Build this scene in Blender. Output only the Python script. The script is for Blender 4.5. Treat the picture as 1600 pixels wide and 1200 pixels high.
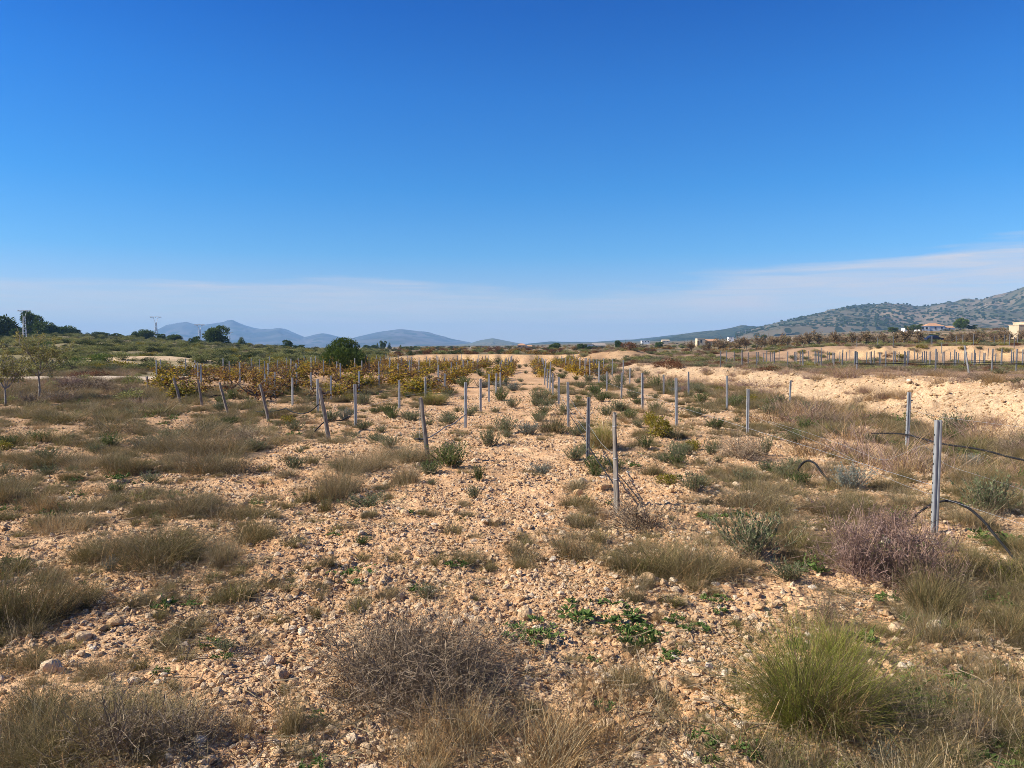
import bpy, math, time
import numpy as np
from mathutils import Vector, Matrix
T0 = time.time()
rad = math.radians
scene = bpy.context.scene
for o in list(bpy.data.objects):
    bpy.data.objects.remove(o)
COL = scene.collection

# ---------------------------------------------------------------- camera
F = 1186.0          # focal length in pixels of the 1600 px wide photograph
HY = 543.0          # pixel row of the level horizon
EYE = 1.65
PITCH = math.atan((600 - HY) / F)
cam_d = bpy.data.cameras.new('camera')
cam_d.sensor_width = 36.0
cam_d.lens = 36.0 * F / 1600.0
cam_d.clip_start = 0.05
cam_d.clip_end = 60000
cam = bpy.data.objects.new('camera', cam_d)
COL.objects.link(cam)
cam.location = (0, 0, EYE)
cam.rotation_euler = (math.pi / 2 - PITCH, 0, 0)
scene.camera = cam

# ---------------------------------------------------------------- sun and sky
SUN_EL, SUN_AZ = 36.5, -97.0       # azimuth from the view direction, negative to the left
world = bpy.data.worlds.new('World')
scene.world = world
world.use_nodes = True
wn, wl = world.node_tree.nodes, world.node_tree.links
wn.clear()
w_out = wn.new('ShaderNodeOutputWorld')
w_bg = wn.new('ShaderNodeBackground')
w_bg.inputs['Strength'].default_value = 0.071
sky = wn.new('ShaderNodeTexSky')
sky.sky_type = 'NISHITA'
sky.sun_disc = False
sky.sun_elevation = rad(SUN_EL)
sky.sun_rotation = rad(SUN_AZ)
sky.altitude = 600
sky.air_density = 1.0
sky.dust_density = 0.3
sky.ozone_density = 3.0
def wmath(op, a, b=None, clamp=False):
    n = wn.new('ShaderNodeMath'); n.operation = op; n.use_clamp = clamp
    for i, v in enumerate((a, b)):
        if v is None: continue
        if isinstance(v, (int, float)): n.inputs[i].default_value = v
        else: wl.new(v, n.inputs[i])
    return n.outputs[0]
w_geo = wn.new('ShaderNodeTexCoord')
w_sep = wn.new('ShaderNodeSeparateXYZ')
wl.new(w_geo.outputs['Generated'], w_sep.inputs[0])
# deepen the clear sky away from the horizon, as the dry air of this place does
w_ramp = wn.new('ShaderNodeValToRGB')
SKYR = [(0.0, (1.0, .95, 1.0)), (.036, (.92, .93, 1.02)), (.078, (.70, .86, 1.10)), (.119, (.38, .82, 1.16)), (.20, (.17, .74, 1.22)), (.31, (.08, .63, 1.26)), (.40, (.01, .48, 1.18)), (.55, (.06, .42, 1.05)), (1.0, (.04, .36, .92))]
w_ramp.color_ramp.elements[0].position = SKYR[0][0]; w_ramp.color_ramp.elements[0].color = (*SKYR[0][1], 1)
w_ramp.color_ramp.elements[1].position = SKYR[-1][0]; w_ramp.color_ramp.elements[1].color = (*SKYR[-1][1], 1)
for p, c in SKYR[1:-1]:
    e = w_ramp.color_ramp.elements.new(p); e.color = (*c, 1)
wl.new(w_sep.outputs['Z'], w_ramp.inputs['Fac'])
w_mul = wn.new('ShaderNodeMix'); w_mul.data_type = 'RGBA'; w_mul.blend_type = 'MULTIPLY'
w_mul.inputs['Factor'].default_value = 1.0
wl.new(sky.outputs[0], w_mul.inputs['A']); wl.new(w_ramp.outputs['Color'], w_mul.inputs['B'])
# thin high cloud low over the horizon, thicker towards the mountain on the right
w_map = wn.new('ShaderNodeMapping'); w_map.inputs['Scale'].default_value = (1.4, 1.4, 17.0)
w_map.inputs['Rotation'].default_value = (0.0, rad(3.5), 0.0)
wl.new(w_geo.outputs['Generated'], w_map.inputs['Vector'])
w_noi = wn.new('ShaderNodeTexNoise'); w_noi.inputs['Scale'].default_value = 2.1
w_noi.inputs['Detail'].default_value = 7; w_noi.inputs['Roughness'].default_value = 0.55
wl.new(w_map.outputs[0], w_noi.inputs['Vector'])
# top edge of the cloud deck rises with x
top = wmath('ADD', wmath('MULTIPLY', wmath('MAXIMUM', wmath('SUBTRACT', w_sep.outputs['X'], 0.22), 0.0), 0.075), 0.088)
edge = wmath('ADD', top, wmath('MULTIPLY', wmath('SUBTRACT', w_noi.outputs['Fac'], 0.5), 0.095))
inside = wmath('DIVIDE', wmath('SUBTRACT', edge, w_sep.outputs['Z']), 0.018, True)
w_map2 = wn.new('ShaderNodeMapping'); w_map2.inputs['Scale'].default_value = (2.2, 2.2, 34.0); w_map2.inputs['Rotation'].default_value = (0.0, rad(5), 0.0)
wl.new(w_geo.outputs['Generated'], w_map2.inputs['Vector'])
w_noi2 = wn.new('ShaderNodeTexNoise'); w_noi2.inputs['Scale'].default_value = 2.6; w_noi2.inputs['Detail'].default_value = 9; w_noi2.inputs['Roughness'].default_value = 0.6; w_noi2.inputs['Distortion'].default_value = 0.6
wl.new(w_map2.outputs[0], w_noi2.inputs['Vector'])
wisp = wmath('DIVIDE', wmath('SUBTRACT', w_noi2.outputs['Fac'], 0.36), 0.34, True)
dens = wmath('MULTIPLY', inside, wmath('MULTIPLY', wmath('ADD', wmath('MULTIPLY', wisp, 0.72), 0.32), wmath('ADD', wmath('MULTIPLY', w_sep.outputs['X'], 0.28), 0.82)), True)
w_cl = wn.new('ShaderNodeMix'); w_cl.data_type = 'RGBA'
wl.new(dens, w_cl.inputs['Factor'])
wl.new(w_mul.outputs['Result'], w_cl.inputs['A'])
w_cl.inputs['B'].default_value = (6.1, 5.9, 6.0, 1)
wl.new(w_cl.outputs['Result'], w_bg.inputs['Color'])
wl.new(w_bg.outputs[0], w_out.inputs['Surface'])

sun_d = bpy.data.lights.new('sun', 'SUN')
sun_d.energy = 5.0
sun_d.angle = rad(0.5)
sun_d.color = (1.0, 0.915, 0.775)
sun = bpy.data.objects.new('sun', sun_d)
COL.objects.link(sun)
sdir = Vector((math.sin(rad(SUN_AZ)) * math.cos(rad(SUN_EL)), math.cos(rad(SUN_AZ)) * math.cos(rad(SUN_EL)), math.sin(rad(SUN_EL))))
sun.rotation_euler = sdir.to_track_quat('Z', 'Y').to_euler()
sun.location = (0, 0, 60)

vs = scene.view_settings
vs.view_transform = 'Standard'; vs.look = 'None'; vs.exposure = 0.85; vs.gamma = 1.0
vs.use_curve_mapping = False
scene.render.engine = 'CYCLES'
cy = scene.cycles
cy.max_bounces = 5; cy.diffuse_bounces = 3; cy.glossy_bounces = 2; cy.transmission_bounces = 3
cy.transparent_max_bounces = 6; cy.volume_bounces = 0
cy.pixel_filter_type = 'BLACKMAN_HARRIS'; cy.filter_width = 0.85
cy.use_denoising = True; cy.denoiser = 'OPENIMAGEDENOISE'; cy.denoising_input_passes = 'RGB_ALBEDO_NORMAL'; cy.denoising_prefilter = 'NONE'; cy.use_adaptive_sampling = False; cy.sampling_pattern = 'TABULATED_SOBOL'
cy.caustics_reflective = False; cy.caustics_refractive = False

# ---------------------------------------------------------------- noise
def _hash(ix, iy, seed):
    h = (ix.astype(np.int64) * 374761393 + iy.astype(np.int64) * 668265263 + seed * 1442695041) & 0xffffffff
    h = ((h ^ (h >> 13)) * 1274126177) & 0xffffffff
    return (h ^ (h >> 16)) & 0xffffffff
def perlin(x, y, seed=0):
    x = np.asarray(x, float); y = np.asarray(y, float)
    x0 = np.floor(x); y0 = np.floor(y); fx = x - x0; fy = y - y0
    u = fx * fx * fx * (fx * (fx * 6 - 15) + 10); v = fy * fy * fy * (fy * (fy * 6 - 15) + 10)
    def g(dx, dy):
        a = _hash(x0 + dx, y0 + dy, seed) * (2 * math.pi / 4294967296.0)
        return np.cos(a) * (fx - dx) + np.sin(a) * (fy - dy)
    a, b, c, d = g(0, 0), g(1, 0), g(0, 1), g(1, 1)
    return 1.45 * ((a * (1 - u) + b * u) * (1 - v) + (c * (1 - u) + d * u) * v)
def fbm(x, y, seed=0, octv=4, gain=0.5):
    s = 0.0; a = 1.0; f = 1.0
    for k in range(octv):
        s = s + a * perlin(x * f, y * f, seed + 17 * k); a *= gain; f *= 2.03
    return s
def worley(x, y, seed=0):
    x0 = np.floor(x); y0 = np.floor(y); best = np.full(np.shape(x), 9.0); cid = np.zeros(np.shape(x))
    for dx in (-1, 0, 1):
        for dy in (-1, 0, 1):
            cx, cy_ = x0 + dx, y0 + dy
            h1 = _hash(cx, cy_, seed) / 4294967296.0; h2 = _hash(cx, cy_, seed + 91) / 4294967296.0
            d = (cx + h1 - x) ** 2 + (cy_ + h2 - y) ** 2
            m = d < best
            best = np.where(m, d, best); cid = np.where(m, h2, cid)
    return np.sqrt(best), cid
def sstep(a, b, x):
    t = np.clip((x - a) / (b - a), 0, 1); return t * t * (3 - 2 * t)

# ---------------------------------------------------------------- the lie of the land
SKY_U = [-600, -200, 0, 100, 200, 300, 400, 480, 570, 650, 720]
SKY_Y = [505, 516, 527, 523, 529, 535, 541, 546, 548, 552, 560]
HILL_D = 300.0
FAR_D = np.log(np.array([90, 200, 450, 1200, 3000, 20000.]))
FAR_U = np.array([580, 800, 1000, 1100, 1300, 1450, 1600, 1900.])
FAR_Y = np.array([[554, 547.5, 544.5, 542, 541, 541], [554, 547.5, 544, 541, 539, 539], [556, 547, 542, 536, 533, 533], [553, 545, 540, 533, 530, 530],
                  [541, 536, 528, 520, 518, 518], [541, 535, 517.5, 514, 512, 512], [540, 533, 516, 512, 510, 510], [539, 531, 514, 508, 506, 506.]])
def far_row(u, ld):
    u = np.clip(u, FAR_U[0], FAR_U[-1]); ld = np.clip(ld, FAR_D[0], FAR_D[-1])
    i = np.clip(np.searchsorted(FAR_U, u, side='right') - 1, 0, len(FAR_U) - 2)
    j = np.clip(np.searchsorted(FAR_D, ld, side='right') - 1, 0, len(FAR_D) - 2)
    a = (u - FAR_U[i]) / (FAR_U[i + 1] - FAR_U[i]); b = (ld - FAR_D[j]) / (FAR_D[j + 1] - FAR_D[j])
    return (FAR_Y[i, j] * (1 - a) + FAR_Y[i + 1, j] * a) * (1 - b) + (FAR_Y[i, j + 1] * (1 - a) + FAR_Y[i + 1, j + 1] * a) * b
def bank_t(x, y):
    """0 on the vineyard floor, 1 on the stony terrace to the right"""
    w = 0.9 * perlin(y * 0.16, x * 0.05, 5) + 0.5 * perlin(y * 0.5, x * 0.2, 6) + 0.22 * perlin(y * 1.4, x * 0.9, 8)
    return np.clip((x - 8.5 - w) / (2.5 + 0.5 * perlin(y * 0.3, x * 0 + 3, 7)), 0, 1)
def macro(x, y):
    d = np.maximum(np.hypot(x, y), 0.1)
    yy = np.maximum(y, d * 0.25)
    u = 800 + F * x / yy
    # near floor and terrace
    hT = np.interp(d, [0, 15, 20, 30, 45, 62, 80], [0.95, 0.95, 0.86, 0.66, 0.55, 0.42, 0.45])
    t = bank_t(x, y)
    z = hT * (t * t * (3 - 2 * t)) + 0.07 * sstep(0, 1, t) * (1 - t) * perlin(x * 1.1, y * 1.1, 9) * 4
    z = z - 0.05 * sstep(30, 70, d)
    # far plain
    zf = EYE + (HY - far_row(u, np.log(np.maximum(d, 1)))) * yy / F
    d0 = np.interp(u, [560, 880, 960, 1240, 1310, 1700], [79, 79, 72, 72, 73, 70]) + 1.4 * perlin(x * 0.12, y * 0.12, 11) + 0.7 * perlin(x * 0.45, y * 0.2, 12) + 0.35 * perlin(x * 1.3, y * 0.7, 14)
    wd = np.interp(u, [560, 880, 960, 1210, 1350, 1700], [1.5, 1.7, 14, 14, 3.0, 3.2])
    z = z + (zf - z) * sstep(0, 1, (d - d0) / wd)
    # spoil mound beyond the rows
    m = np.exp(-(((x - 8.6) / 2.6) ** 2 + ((y - 76) / 4.5) ** 2)) * 0.9 + np.exp(-(((x - 12.5) / 2.2) ** 2 + ((y - 80) / 5) ** 2)) * 0.75
    z = z + m * (1 + 0.25 * perlin(x * 0.5, y * 0.5, 13))
    # scrubby hill on the left
    zs = EYE + (HY - np.interp(u, SKY_U, SKY_Y)) * HILL_D / F
    foot = np.interp(u, [-200, 0, 300, 560, 700], [38, 42, 52, 62, 85])
    tt = np.clip((yy - foot) / (HILL_D - foot), 0, 1)
    zh = zs * (0.35 * tt + 0.65 * tt ** 0.8) + sstep(0, 0.2, tt) * (0.5 * fbm(x / 22, y / 22, 21, 3) + 0.15 * perlin(x / 5, y / 5, 22))
    zh = zh * np.interp(yy, [0, HILL_D, 520, 1200], [1, 1, 0.45, 0.0])
    wl_ = np.interp(u, [430, 585, 690], [1.0, 0.85, 0.0])
    z = np.where(wl_ > 0, z * (1 - wl_) + np.maximum(z * (1 - wl_), zh) * wl_, z)
    # cut slope of pale earth by the track
    e = np.exp(-(((x + 30.5) / 5.5) ** 2 + ((y - 66) / 4.0) ** 2))
    return z + 0.5 * e
def micro(x, y):
    d = np.hypot(x, y)
    m = 0.055 * fbm(x / 2.6, y / 2.6, 31, 3) * (1 - 0.5 * sstep(60, 200, d))
    n = (d < 45)
    if np.any(n):
        xs, ys, ds = x[n], y[n], d[n]
        f1 = 1 - sstep(12, 40, ds)
        r = 0.034 * fbm(xs / 0.42, ys / 0.42, 41, 3) * f1
        f2 = 1 - sstep(7, 16, ds)
        w, c = worley(xs / 0.055, ys / 0.055, 51)
        w2, c2 = worley(xs / 0.12 + 5, ys / 0.12, 57)
        clod = np.clip(0.75 - w, 0, 1) * (0.3 + c) * 0.028 + np.clip(0.7 - w2, 0, 1) * np.clip(c2 - 0.45, 0, 1) * 0.065
        rough = np.clip(0.75 + 0.75 * fbm(xs / 1.1, ys / 1.1, 65, 2), 0.2, 1.5)
        r += clod * f2 * rough + 0.006 * perlin(xs / 0.05, ys / 0.05, 61) * f2
        # rough rubble on the bank face
        t = bank_t(xs, ys); bw = np.clip(t * (1 - t) * 4, 0, 1)
        w3, c3 = worley(xs / 0.24, ys / 0.24, 71)
        r += bw * np.clip(0.8 - w3, 0, 1) * (0.2 + c3) * 0.16
        m = m.copy(); m[n] += r
    return m
def H(x, y):
    x = np.atleast_1d(np.asarray(x, float)); y = np.atleast_1d(np.asarray(y, float))
    return macro(x, y) + micro(x, y)
def h1(x, y): return float(H(x, y)[0])

def ray(px, py):
    """viewing direction of a photograph pixel, scaled so that its forward (level) part is 1"""
    c, s = math.cos(PITCH), math.sin(PITCH)
    vx = (px - 800) / F; vy = (600 - py) / F
    f = c + vy * s; up = -s + vy * c
    return vx / f, 1.0, up / f
def at(px, py, d):
    r = ray(px, py); return Vector((r[0] * d, d, EYE + r[2] * d))
_ts = np.geomspace(2.0, 2500, 1500)
def ground_at(px, py):
    """where the line of sight meets the ground"""
    r = ray(px, py)
    xs, ys, zs = r[0] * _ts, _ts, EYE + r[2] * _ts
    g = zs - macro(xs, ys)
    k = np.argmax(g < 0)
    if g[k] >= 0: k = len(_ts) - 1
    if k > 0:
        a = g[k - 1] / (g[k - 1] - g[k] + 1e-9); d = _ts[k - 1] + a * (_ts[k] - _ts[k - 1])
    else: d = _ts[0]
    return r[0] * d, d

# ---------------------------------------------------------------- mesh helpers
def build(name, parts, mats, smooth=False):
    """parts: list of (verts Nx3, faces Mxk, material index)"""
    vs_, lt, lv, mi = [], [], [], []; off = 0
    for v, f, m in parts:
        v = np.asarray(v, np.float32).reshape(-1, 3); f = np.asarray(f, np.int64)
        vs_.append(v); lv.append((f + off).ravel()); lt.append(np.full(len(f), f.shape[1])); mi.append(np.full(len(f), m)); off += len(v)
    V = np.concatenate(vs_); LV = np.concatenate(lv); LT = np.concatenate(lt); MI = np.concatenate(mi)
    me = bpy.data.meshes.new(name)
    me.vertices.add(len(V)); me.vertices.foreach_set('co', V.ravel())
    me.loops.add(len(LV)); me.loops.foreach_set('vertex_index', LV.astype(np.int32))
    me.polygons.add(len(LT)); me.polygons.foreach_set('loop_start', (np.cumsum(LT) - LT).astype(np.int32))
    me.polygons.foreach_set('material_index', MI.astype(np.int32))
    me.polygons.foreach_set('use_smooth', np.full(len(LT), smooth))
    for m in mats: me.materials.append(m)
    me.update(calc_edges=True)
    return me
def link(name, me, loc=(0, 0, 0), rz=0.0, sc=(1, 1, 1), parent=None):
    o = bpy.data.objects.new(name, me); COL.objects.link(o)
    o.location = loc; o.rotation_euler = (0, 0, rz); o.scale = sc
    if parent is not None: o.parent = parent
    return o
def tag(o, label=None, cat=None, group=None, kind=None):
    if label: o['label'] = label
    if cat: o['category'] = cat
    if group: o['group'] = group
    if kind: o['kind'] = kind
    return o
def thing(name, label, cat, loc=(0, 0, 0), rz=0.0, group=None):
    return tag(link(name, None, loc, rz), label, cat, group)
def rings_to_faces(n_lines, k, s):
    """faces of n tubes with k rings of s verts"""
    base = np.arange(n_lines)[:, None, None] * (k * s)
    r = np.arange(k - 1)[None, :, None] * s; c = np.arange(s)[None, None, :]; c2 = (c + 1) % s
    f = np.stack([base + r + c, base + r + c2, base + r + s + c2, base + r + s + c], -1)
    return f.reshape(-1, 4)
def tubes(P, R, s=3):
    """P (n,k,3) polylines, R (n,k) or (k,) radii -> prism tubes"""
    P = np.asarray(P, float); n, k, _ = P.shape; R = np.broadcast_to(np.asarray(R, float), (n, k))
    t = np.gradient(P, axis=1); t /= np.linalg.norm(t, axis=2, keepdims=True) + 1e-12
    ref = np.where(np.abs(t[..., 2:3]) > 0.92, np.array([1., 0, 0]), np.array([0, 0, 1.]))
    a = np.cross(t, ref); a /= np.linalg.norm(a, axis=2, keepdims=True) + 1e-12; b = np.cross(t, a)
    th = np.arange(s) * 2 * math.pi / s
    V = P[:, :, None, :] + R[:, :, None, None] * (a[:, :, None, :] * np.cos(th)[None, None, :, None] + b[:, :, None, :] * np.sin(th)[None, None, :, None])
    return V.reshape(-1, 3), rings_to_faces(n, k, s)
def ribbons(P, W, side):
    P = np.asarray(P, float); n, k, _ = P.shape; W = np.broadcast_to(np.asarray(W, float), (n, k))
    s = side[:, None, :] * W[:, :, None] * 0.5
    V = np.stack([P - s, P + s], 2).reshape(-1, 3)
    base = np.arange(n)[:, None] * (2 * k) + np.arange(k - 1)[None, :] * 2
    return V, np.stack([base, base + 1, base + 3, base + 2], -1).reshape(-1, 4)
def rand_dirs(rng, n):
    v = rng.normal(size=(n, 3)); return v / np.linalg.norm(v, axis=1, keepdims=True)
def leaves(rng, C, D, L, W, fold=0.25):
    """diamond leaves at C growing along D"""
    n = len(C); D = D / (np.linalg.norm(D, axis=1, keepdims=True) + 1e-9)
    s = np.cross(D, rand_dirs(rng, n)); s /= np.linalg.norm(s, axis=1, keepdims=True) + 1e-9
    nn = np.cross(s, D)
    L = np.broadcast_to(np.asarray(L, float), (n,))[:, None]; W = np.broadcast_to(np.asarray(W, float), (n,))[:, None]
    m = C + D * L * 0.45 + nn * W * fold
    V = np.stack([C, m - s * W * 0.5, C + D * L, m + s * W * 0.5], 1).reshape(-1, 3)
    f = np.arange(n)[:, None] * 4 + np.arange(4)[None, :]
    return V, f
def broad_leaves(rng, C, D, L, W, lift=0.0):
    """six-sided leaves folded on the midrib"""
    n = len(C); D = D / (np.linalg.norm(D, axis=1, keepdims=True) + 1e-9)
    up = np.tile(np.array([0, 0, 1.]), (n, 1)) + 0.35 * rng.normal(size=(n, 3))
    s = np.cross(D, up); s /= np.linalg.norm(s, axis=1, keepdims=True) + 1e-9; nn = np.cross(s, D)
    L = np.broadcast_to(np.asarray(L, float), (n,))[:, None]; W = np.broadcast_to(np.asarray(W, float), (n,))[:, None]
    f = lambda a, b, c: C + D * L * a + s * W * b + nn * W * c
    V = np.stack([f(0, 0, 0), f(.35, -.42, .14), f(.72, -.36, .1), f(1, 0, -.12), f(.72, .36, .1), f(.35, .42, .14), f(.5, 0, -.04)], 1).reshape(-1, 3)
    b = np.arange(n)[:, None] * 7
    fa = np.concatenate([b + np.array([[6, i, (i + 1) % 6]]) for i in range(6)])
    return V, fa
def boxv(x0, y0, z0, x1, y1, z1):
    V = np.array([[x0, y0, z0], [x1, y0, z0], [x1, y1, z0], [x0, y1, z0], [x0, y0, z1], [x1, y0, z1], [x1, y1, z1], [x0, y1, z1]], float)
    return V, np.array([[3, 2, 1, 0], [4, 5, 6, 7], [0, 1, 5, 4], [1, 2, 6, 5], [2, 3, 7, 6], [3, 0, 4, 7]])

# ---------------------------------------------------------------- materials
def new_mat(name):
    m = bpy.data.materials.new(name); m.use_nodes = True
    return m, m.node_tree.nodes, m.node_tree.links, m.node_tree.nodes['Principled BSDF']
def set_ramp(r, stops):
    e = r.color_ramp.elements
    while len(e) > 1: e.remove(e[-1])
    e[0].position = stops[0][0]; e[0].color = (*stops[0][1], 1)
    for p, c in stops[1:]:
        x = e.new(p); x.color = (*c, 1)
def leaf_mat(name, cols, rough=0.75, trans=0.25, objvar=0.35):
    """each blade or leaf its own shade, each plant its own cast"""
    m, n, l, p = new_mat(name)
    g = n.new('ShaderNodeNewGeometry'); r = n.new('ShaderNodeValToRGB')
    set_ramp(r, [(i / max(1, len(cols) - 1), c) for i, c in enumerate(cols)])
    oi = n.new('ShaderNodeObjectInfo')
    mx = n.new('ShaderNodeMath'); mx.operation = 'MULTIPLY_ADD'; mx.inputs[1].default_value = 1 - objvar
    mo = n.new('ShaderNodeMath'); mo.operation = 'MULTIPLY'; mo.inputs[1].default_value = objvar
    l.new(oi.outputs['Random'], mo.inputs[0]); l.new(g.outputs['Random Per Island'], mx.inputs[0]); l.new(mo.outputs[0], mx.inputs[2])
    l.new(mx.outputs[0], r.inputs['Fac']); l.new(r.outputs['Color'], p.inputs['Base Color'])
    p.inputs['Roughness'].default_value = rough; p.inputs['Specular IOR Level'].default_value = 0.25
    if trans > 0:
        t = n.new('ShaderNodeBsdfTranslucent'); s = n.new('ShaderNodeMixShader'); s.inputs[0].default_value = trans
        l.new(r.outputs['Color'], t.inputs['Color']); l.new(p.outputs[0], s.inputs[1]); l.new(t.outputs[0], s.inputs[2])
        l.new(s.outputs[0], n['Material Output'].inputs['Surface'])
    return m
def noise_mat(name, cols, scale=8.0, rough=0.85, metal=0.0, bump=0.0, detail=5, stretch=(1, 1, 1)):
    m, n, l, p = new_mat(name)
    tc = n.new('ShaderNodeTexCoord'); mp = n.new('ShaderNodeMapping'); mp.inputs['Scale'].default_value = stretch
    t = n.new('ShaderNodeTexNoise'); t.inputs['Scale'].default_value = scale; t.inputs['Detail'].default_value = detail
    r = n.new('ShaderNodeValToRGB'); set_ramp(r, [(0.3 + 0.4 * i / max(1, len(cols) - 1), c) for i, c in enumerate(cols)])
    l.new(tc.outputs['Object'], mp.inputs['Vector']); l.new(mp.outputs[0], t.inputs['Vector'])
    l.new(t.outputs['Fac'], r.inputs['Fac']); l.new(r.outputs['Color'], p.inputs['Base Color'])
    p.inputs['Roughness'].default_value = rough; p.inputs['Metallic'].default_value = metal
    if bump:
        b = n.new('ShaderNodeBump'); b.inputs['Strength'].default_value = bump; b.inputs['Distance'].default_value = 0.02
        l.new(t.outputs['Fac'], b.inputs['Height']); l.new(b.outputs[0], p.inputs['Normal'])
    return m
M = {}
M['grey'] = leaf_mat('dry_grey_grass', [(0.110, 0.088, 0.046), (0.195, 0.156, 0.085), (0.305, 0.244, 0.140), (0.451, 0.366, 0.220)])
M['olive'] = leaf_mat('olive_grass', [(0.076, 0.071, 0.027), (0.139, 0.116, 0.044), (0.222, 0.178, 0.071), (0.361, 0.272, 0.130)])
M['straw'] = leaf_mat('straw_grass', [(0.190, 0.112, 0.047), (0.302, 0.185, 0.076), (0.426, 0.280, 0.129), (0.560, 0.414, 0.213)])
M['green'] = leaf_mat('green_grass', [(.12, .14, .022), (.19, .205, .034), (.28, .275, .05), (.40, .34, .10)])
M['twig'] = leaf_mat('dead_twig', [(0.082, 0.057, 0.035), (0.157, 0.113, 0.072), (0.261, 0.196, 0.128), (0.416, 0.327, 0.223)], trans=0.0)
M['mauve'] = leaf_mat('mauve_heather', [(0.129, 0.080, 0.062), (0.213, 0.136, 0.105), (0.302, 0.199, 0.161), (0.386, 0.277, 0.225)], trans=0.1)
M['rosemary'] = leaf_mat('rosemary_leaf', [(.035, .062, .015), (.06, .10, .025), (.11, .155, .038), (.20, .22, .06)])
M['sage'] = leaf_mat('grey_green_leaf', [(.07, .09, .04), (.12, .145, .07), (.18, .205, .10), (.25, .26, .14)])
M['blue'] = leaf_mat('blue_grey_leaf', [(.11, .135, .105), (.17, .20, .165), (.24, .275, .23), (.31, .34, .29)], trans=0.1)
M['weed'] = leaf_mat('weed_leaf', [(.05, .085, .02), (.08, .135, .03), (.12, .18, .042), (.19, .22, .07)])
M['scrub'] = leaf_mat('hill_scrub_leaf', [(0.115, 0.132, 0.040), (0.201, 0.207, 0.067), (0.276, 0.270, 0.094), (0.356, 0.316, 0.127)], objvar=0.6)
M['scrubdark'] = leaf_mat('dark_scrub_leaf', [(.035, .046, .016), (.06, .075, .024), (.095, .11, .036)], objvar=0.5)
M['brownleaf'] = leaf_mat('brown_orchard_leaf', [(.15, .09, .05), (.23, .145, .075), (.29, .20, .10), (.25, .22, .09)], objvar=0.55)
M['rustleaf'] = leaf_mat('rust_leaf', [(.09, .04, .02), (.15, .065, .03), (.20, .10, .045)], objvar=0.4)
M['vineyellow'] = leaf_mat('golden_vine_leaf', [(0.211, 0.145, 0.013), (0.352, 0.238, 0.018), (0.422, 0.290, 0.026), (0.282, 0.150, 0.022)], trans=0.3)
M['vineorange'] = leaf_mat('russet_vine_leaf', [(.15, .07, .025), (.25, .125, .035), (.32, .19, .05), (.16, .10, .035)], trans=0.25)
M['vinegreen'] = leaf_mat('late_vine_leaf', [(.14, .14, .02), (.24, .20, .03), (.34, .25, .03)], trans=0.35)
M['almond'] = leaf_mat('almond_leaf', [(.20, .19, .06), (.30, .27, .09), (.38, .33, .12)])
M['pine'] = leaf_mat('pine_needle', [(0.034, 0.056, 0.013), (0.062, 0.095, 0.020), (0.106, 0.140, 0.031), (0.168, 0.196, 0.047)], trans=0.15, objvar=0.3)
M['pinebright'] = leaf_mat('bright_pine_needle', [(.05, .085, .014), (.09, .14, .022), (.14, .19, .03)], trans=0.15, objvar=0.3)
M['bark'] = noise_mat('bark', [(.05, .038, .028), (.11, .088, .068)], 14, bump=0.5)
M['palebark'] = noise_mat('pale_bark', [(.16, .13, .10), (.36, .31, .25)], 18, bump=0.4)
M['vinewood'] = noise_mat('vine_wood', [(.05, .036, .026), (.12, .085, .06)], 20, bump=0.4)
M['wood'] = noise_mat('weathered_timber', [(.09, .078, .064), (.19, .165, .14), (.30, .27, .235)], 9, bump=0.5, stretch=(6, 6, .7))
M['galv'] = noise_mat('galvanised_steel', [(.25, .26, .26), (.40, .41, .41)], 22, rough=0.5, metal=0.3, stretch=(1, 1, .5))
M['darksteel'] = noise_mat('dull_steel', [(.15, .155, .16), (.25, .255, .26)], 22, rough=0.55, metal=0.4)
M['hole'] = noise_mat('punched_hole', [(.02, .02, .02), (.03, .03, .03)], 3)
M['wire'] = noise_mat('wire', [(.42, .42, .41), (.6, .6, .58)], 5, rough=0.4, metal=0.6)
M['hose'] = noise_mat('black_polyethylene', [(.010, .010, .011), (.022, .022, .023)], 30, rough=0.7); M['hose'].node_tree.nodes['Principled BSDF'].inputs['Specular IOR Level'].default_value = .15
M['greyhose'] = noise_mat('dusty_hose', [(.14, .13, .12), (.24, .22, .20)], 12, rough=0.7)

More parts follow.
